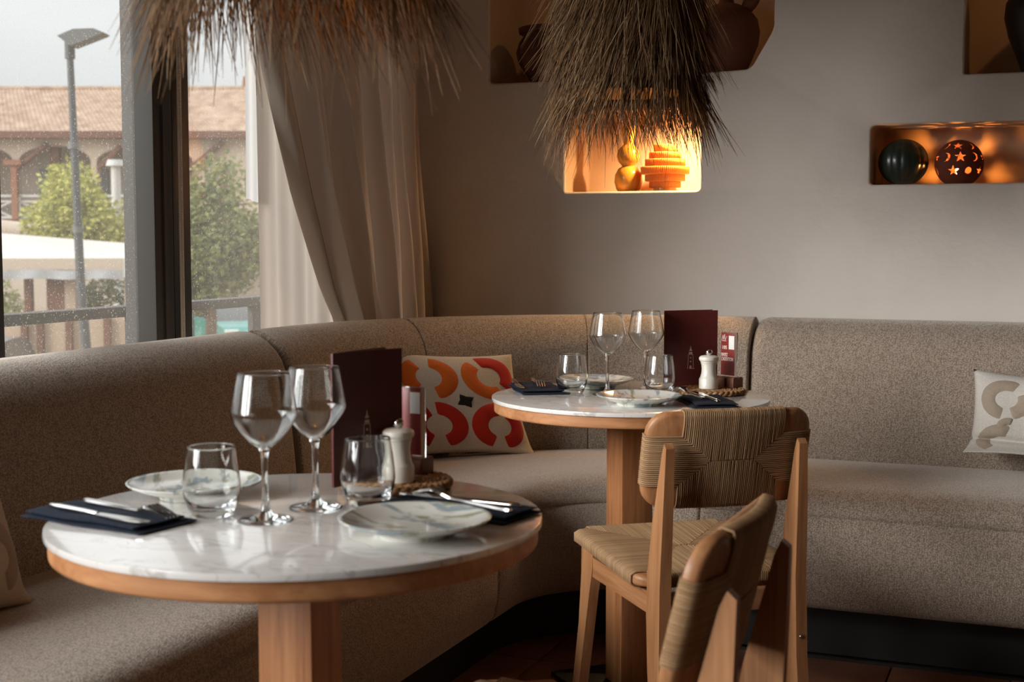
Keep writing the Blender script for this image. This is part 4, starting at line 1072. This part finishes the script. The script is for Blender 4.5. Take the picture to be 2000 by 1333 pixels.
# corrugated tile roof with a hipped right end
def roof_slope(p00, p10, p01, p11, ncol, nrow, up=.06):
    mb = EB()
    nu = ncol * 4
    def f(i, j):
        a = [lerp(p00[k], p10[k], i) for k in range(3)]; b = [lerp(p01[k], p11[k], i) for k in range(3)]
        q = [lerp(a[k], b[k], j) for k in range(3)]
        q[2] += up * abs(sin(pi * i * ncol)) + .03 * (1 - (j * nrow) % 1)
        return E(*q)
    return mb.grid(nu, nrow * 2, f)
roof_slope((-36, BW0 - .7, 5.86), (-8.6, BW0 - .7, 5.86), (-36, BW0 + 4.5, 8.32), (-12.9, BW0 + 4.5, 8.32), 124, 13).build('roof', 'roof_tile', t, angle=180)
roof_slope((-8.6, BW0 - .7, 5.86), (-8.6, BW0 + 9.7, 5.86), (-12.9, BW0 + 4.5, 8.32), (-12.9, BW0 + 4.51, 8.32), 46, 13).build('roof', 'roof_tile', t, angle=180)
mb = EB(); mb.tube([E(-36, BW0 + 4.5, 8.36), E(-12.9, BW0 + 4.5, 8.36)], .14, 8); mb.tube([E(-12.9, BW0 + 4.5, 8.38), E(-8.6, BW0 - .7, 5.98)], .13, 8)
mb.build('ridge', 'roof_tile', t)
EB().tube([E(-12.9, BW0 + 4.5, 8.3), E(-12.9, BW0 + 4.5, 8.95)], [.16, .07], 8).build('finial', 'timber_red', t)
t = thing('flue_pipe', 'white capped flue pipe in front of the arched gallery', 'flue')
EB().tube([E(-13.0, 45, GZ), E(-13.0, 45, 3.55)], .15, 10).build('pipe', 'white_paint', t)
EB().tube([E(-13.0, 45, 3.52), E(-13.0, 45, 3.72)], [.32, .26], 12).build('cap', 'white_paint', t)

# street lamp
t = thing('street_lamp', 'tall grey street lamp with flat head outside the window', 'street lamp')
EB().tube([E(-6.42, 20.8, GZ), E(-6.58, 20.8, .4), E(-6.66, 20.8, 3.9)], [.085, .07, .05], 12).build('pole', 'lamp_post_grey', t)
mb = EB(); mb.eprism([(-6.79, 4.17), (-6.60, 4.02), (-6.15, 4.19), (-6.10, 4.22), (-6.25, 4.28), (-6.55, 4.27)], 20.62, 20.98); mb.build('lamp_head', 'lamp_head_grey', t, smooth=False)
EB().tube([E(-6.66, 20.8, 3.85), E(-6.66, 20.8, 4.12)], .075, 10).build('collar', 'lamp_post_grey', t)
for z_, u_ in ((2.55, -6.64), (1.28, -6.60)): EB().tube([E(u_, 20.8, z_ - .05), E(u_, 20.8, z_ + .05)], .088, 10).build('band', 'lamp_head_grey', t)

# trees
def tree(label, u, w, z0, rx, rz_, zc, mat, seed, n_=2600, leaf=.14, lumps=16):
    t = thing('tree', label, 'tree', E(u, w, z0)); b0 = Vector(E(u, w, z0)); rnd = random.Random(seed)
    MB().tube([(0, 0, 0), (.05, 0, (zc - z0) * .6), (0, .05, zc - z0)], [.14, .1, .05], 8).build('trunk', 'bark', t)
    cl = []
    for k in range(lumps):
        a, b = rnd.uniform(0, 2 * pi), rnd.uniform(-1, 1); q = rnd.uniform(.25, .78)
        cl.append((rx * q * sqrt(1 - b * b) * cos(a), rx * q * sqrt(1 - b * b) * sin(a), zc - z0 + rz_ * q * b, rnd.uniform(.28, .46)))
    mb = MB()
    for k in range(n_):
        cx, cy, cz, s = cl[rnd.randrange(lumps)]
        v = Vector((rnd.gauss(0, 1), rnd.gauss(0, 1), rnd.gauss(0, 1))).normalized(); p_ = Vector((cx, cy, cz)) + Vector((v.x * s * rx, v.y * s * rx, v.z * s * rz_)) * rnd.uniform(.75, 1)
        a_ = Vector((rnd.gauss(0, 1), rnd.gauss(0, 1), rnd.gauss(0, .6))).normalized(); b_ = a_.orthogonal().normalized(); L = leaf * rnd.uniform(.7, 1.3)
        mb.add([p_, p_ + a_ * L * .5 + b_ * L * .28, p_ + a_ * L, p_ + a_ * L * .5 - b_ * L * .28], [(0, 1, 2, 3)])
    tag(mb.build('foliage', mat, t, smooth=False, fix=False), kind='stuff')
tree('yellow-green leafy tree behind the street lamp', -11.6, 35.9, GZ, 1.55, 1.38, 1.784, 'leaf_yellow', 4, 6500, .15, 26)
tree('large olive-green tree filling the right-hand pane', -6.0, 27, GZ, 1.30, 1.55, 1.15, 'leaf_green', 9, 9000, .13, 40)
tree('dark shrub under the terrace canopy', -12.5, 41, GZ, 1.35, 1.0, -.67, 'leaf_dark', 21, 1500, .16)
tree('small green shrub behind the grey car', -15.0, 39.8, GZ, 1.0, .9, -.6, 'leaf_green', 23, 900, .14)

# terrace canopy
t = thing('terrace_canopy', 'white fabric terrace canopy on timber posts across the street', 'canopy')
mb = EB(); q = [E(-13.5, 30, .70), E(-8.35, 30, .72), E(-8.9, 34, .98), E(-14.5, 34, 1.42)]; mb.add(q + [(a, b, c - .05) for a, b, c in q], [(0, 1, 2, 3), (7, 6, 5, 4), (0, 4, 5, 1), (1, 5, 6, 2), (2, 6, 7, 3), (3, 7, 4, 0)])
mb.build('roof_fabric', 'canopy_fabric', t, smooth=False)
EB().ebox((-13.5, 29.9, .46), (-8.35, 30.0, .71)).build('front_beam', 'canopy_cream', t, smooth=False)
mb = EB(); mb.grid(60, 3, lambda i, j: E(lerp(-13.5, -8.5, i), 29.86 + .04 * sin(i * 40) * (1 - j), .26 + .012 * sin(i * 23) + .20 * j)); mb.build('valance', 'valance_grey', t, angle=180)
EB().ebox((-8.5, 29.85, .30), (-8.32, 29.95, .70)).build('corner_bracket', 'white_paint', t, smooth=False)
for (u0, u1, mt) in ((-10.85, -10.70, 'timber_brown'), (-10.35, -9.95, 'timber_brown'), (-8.62, -8.30, 'column_tan'), (-8.25, -8.08, 'timber_red'), (-9.95, -9.72, 'column_tan')):
    EB().ebox((u0, 30.3, GZ), (u1, 30.5, .6)).build('post', mt, t, smooth=False)
t = thing('rolled_awning', 'long rounded cream awning edge beyond the terrace canopy', 'awning')
mb = EB(); mb.tube([E(lerp(-17, -8.2, k / 20), 38, lerp(1.72, .92, k / 20) - .08 * sin(pi * k / 20)) for k in range(21)], .27, 14); mb.build('awning_roll', 'canopy_cream', t)
EB().tube([E(-17, 38, 1.42), E(-8.2, 38, .62)], .07, 8).build('gutter', 'timber_red', t)
# low terrace wall and uprights below the canopy
t = thing('terrace_wall', 'low tan terrace wall with darker uprights seen through the railing', 'terrace wall')
EB().ebox((-12.4, 26, GZ), (-6.55, 26.2, -.33)).build('wall_panel', 'pavement_tan', t, smooth=False)
for u in (-8.45, -7.72, -9.3, -9.0): EB().ebox((u - .06, 25.9, GZ), (u + .06, 26.0, -.36)).build('upright', 'timber_brown', t, smooth=False)
t = thing('round_sign', 'round tan sign beside the window mullion across the street', 'sign')
mb = MB().lathe([(0, -.03), (.30, -.03), (.30, .03), (0, .03)], 32); mb.v = [(E(-7.05 + x, 30 + z, .80 + y)) for x, y, z in mb.v]; mb.build('disc', 'sign_tan', t, angle=40)
EB().tube([E(-7.05, 30.06, GZ), E(-7.05, 30.06, .75)], .035, 8).build('pole', 'lamp_post_grey', t)

def car(label, u, w, rz, mat, grp='parked cars'):
    t = thing('car', label, 'car', E(u, w, GZ), YAW + rz, grp)
    side = [(-2.0, .35), (2.0, .35), (2.05, .62), (1.9, .80), (1.1, .92), (-1.75, .98), (-2.05, .8), (-2.05, .5)]
    MB().prism(side, lambda a, b: (a, -.82, b), lambda a, b: (a, .82, b)).build('body', mat, t, angle=30)
    MB().prism([(-1.7, .95), (1.15, .90), (.45, 1.36), (.2, 1.42), (-1.0, 1.42), (-1.45, 1.30)], lambda a, b: (a, -.72 + max(0, b - .95) * .25, b), lambda a, b: (a, .72 - max(0, b - .95) * .25, b)).build('cabin', 'car_glass', t, angle=30)
    MB().prism([(.42, 1.38), (.2, 1.44), (-1.0, 1.44), (-1.42, 1.33)], lambda a, b: (a, -.62, b), lambda a, b: (a, .62, b)).build('roof', mat, t, angle=30)
    for a in (-1.25, 1.3):
        for s in (-1, 1):
            wv = MB().lathe([(0, -.1), (.26, -.1), (.31, -.07), (.31, .07), (.26, .1), (0, .1)], 20); wv.v = [(a + x, s * .74 + z, .31 + y) for x, y, z in wv.v]; wv.build('wheel', 'tyre', t, angle=40)
    for s in (-1, 1): MB().bbox((1.93, s * .6 - .18, .60), (2.06, s * .6 + .18, .74), .02).build('headlight', 'white_label', t)
    MB().bbox((2.0, -.78, .36), (2.10, .78, .52), .03).build('bumper', mat, t)
    MB().bbox((2.09, -.26, .40), (2.115, .26, .50), .005).build('number_plate', 'white_label', t)
    return t
car('teal car parked beyond the railing at the foot of the olive tree', -7.9, 38, radians(-60), 'car_teal')
car('grey car parked under the terrace canopy', -13.0, 33, radians(-70), 'car_grey')
car('dark car at the lower left behind the railing', -9.1, 22.8, radians(-84), 'car_dark')
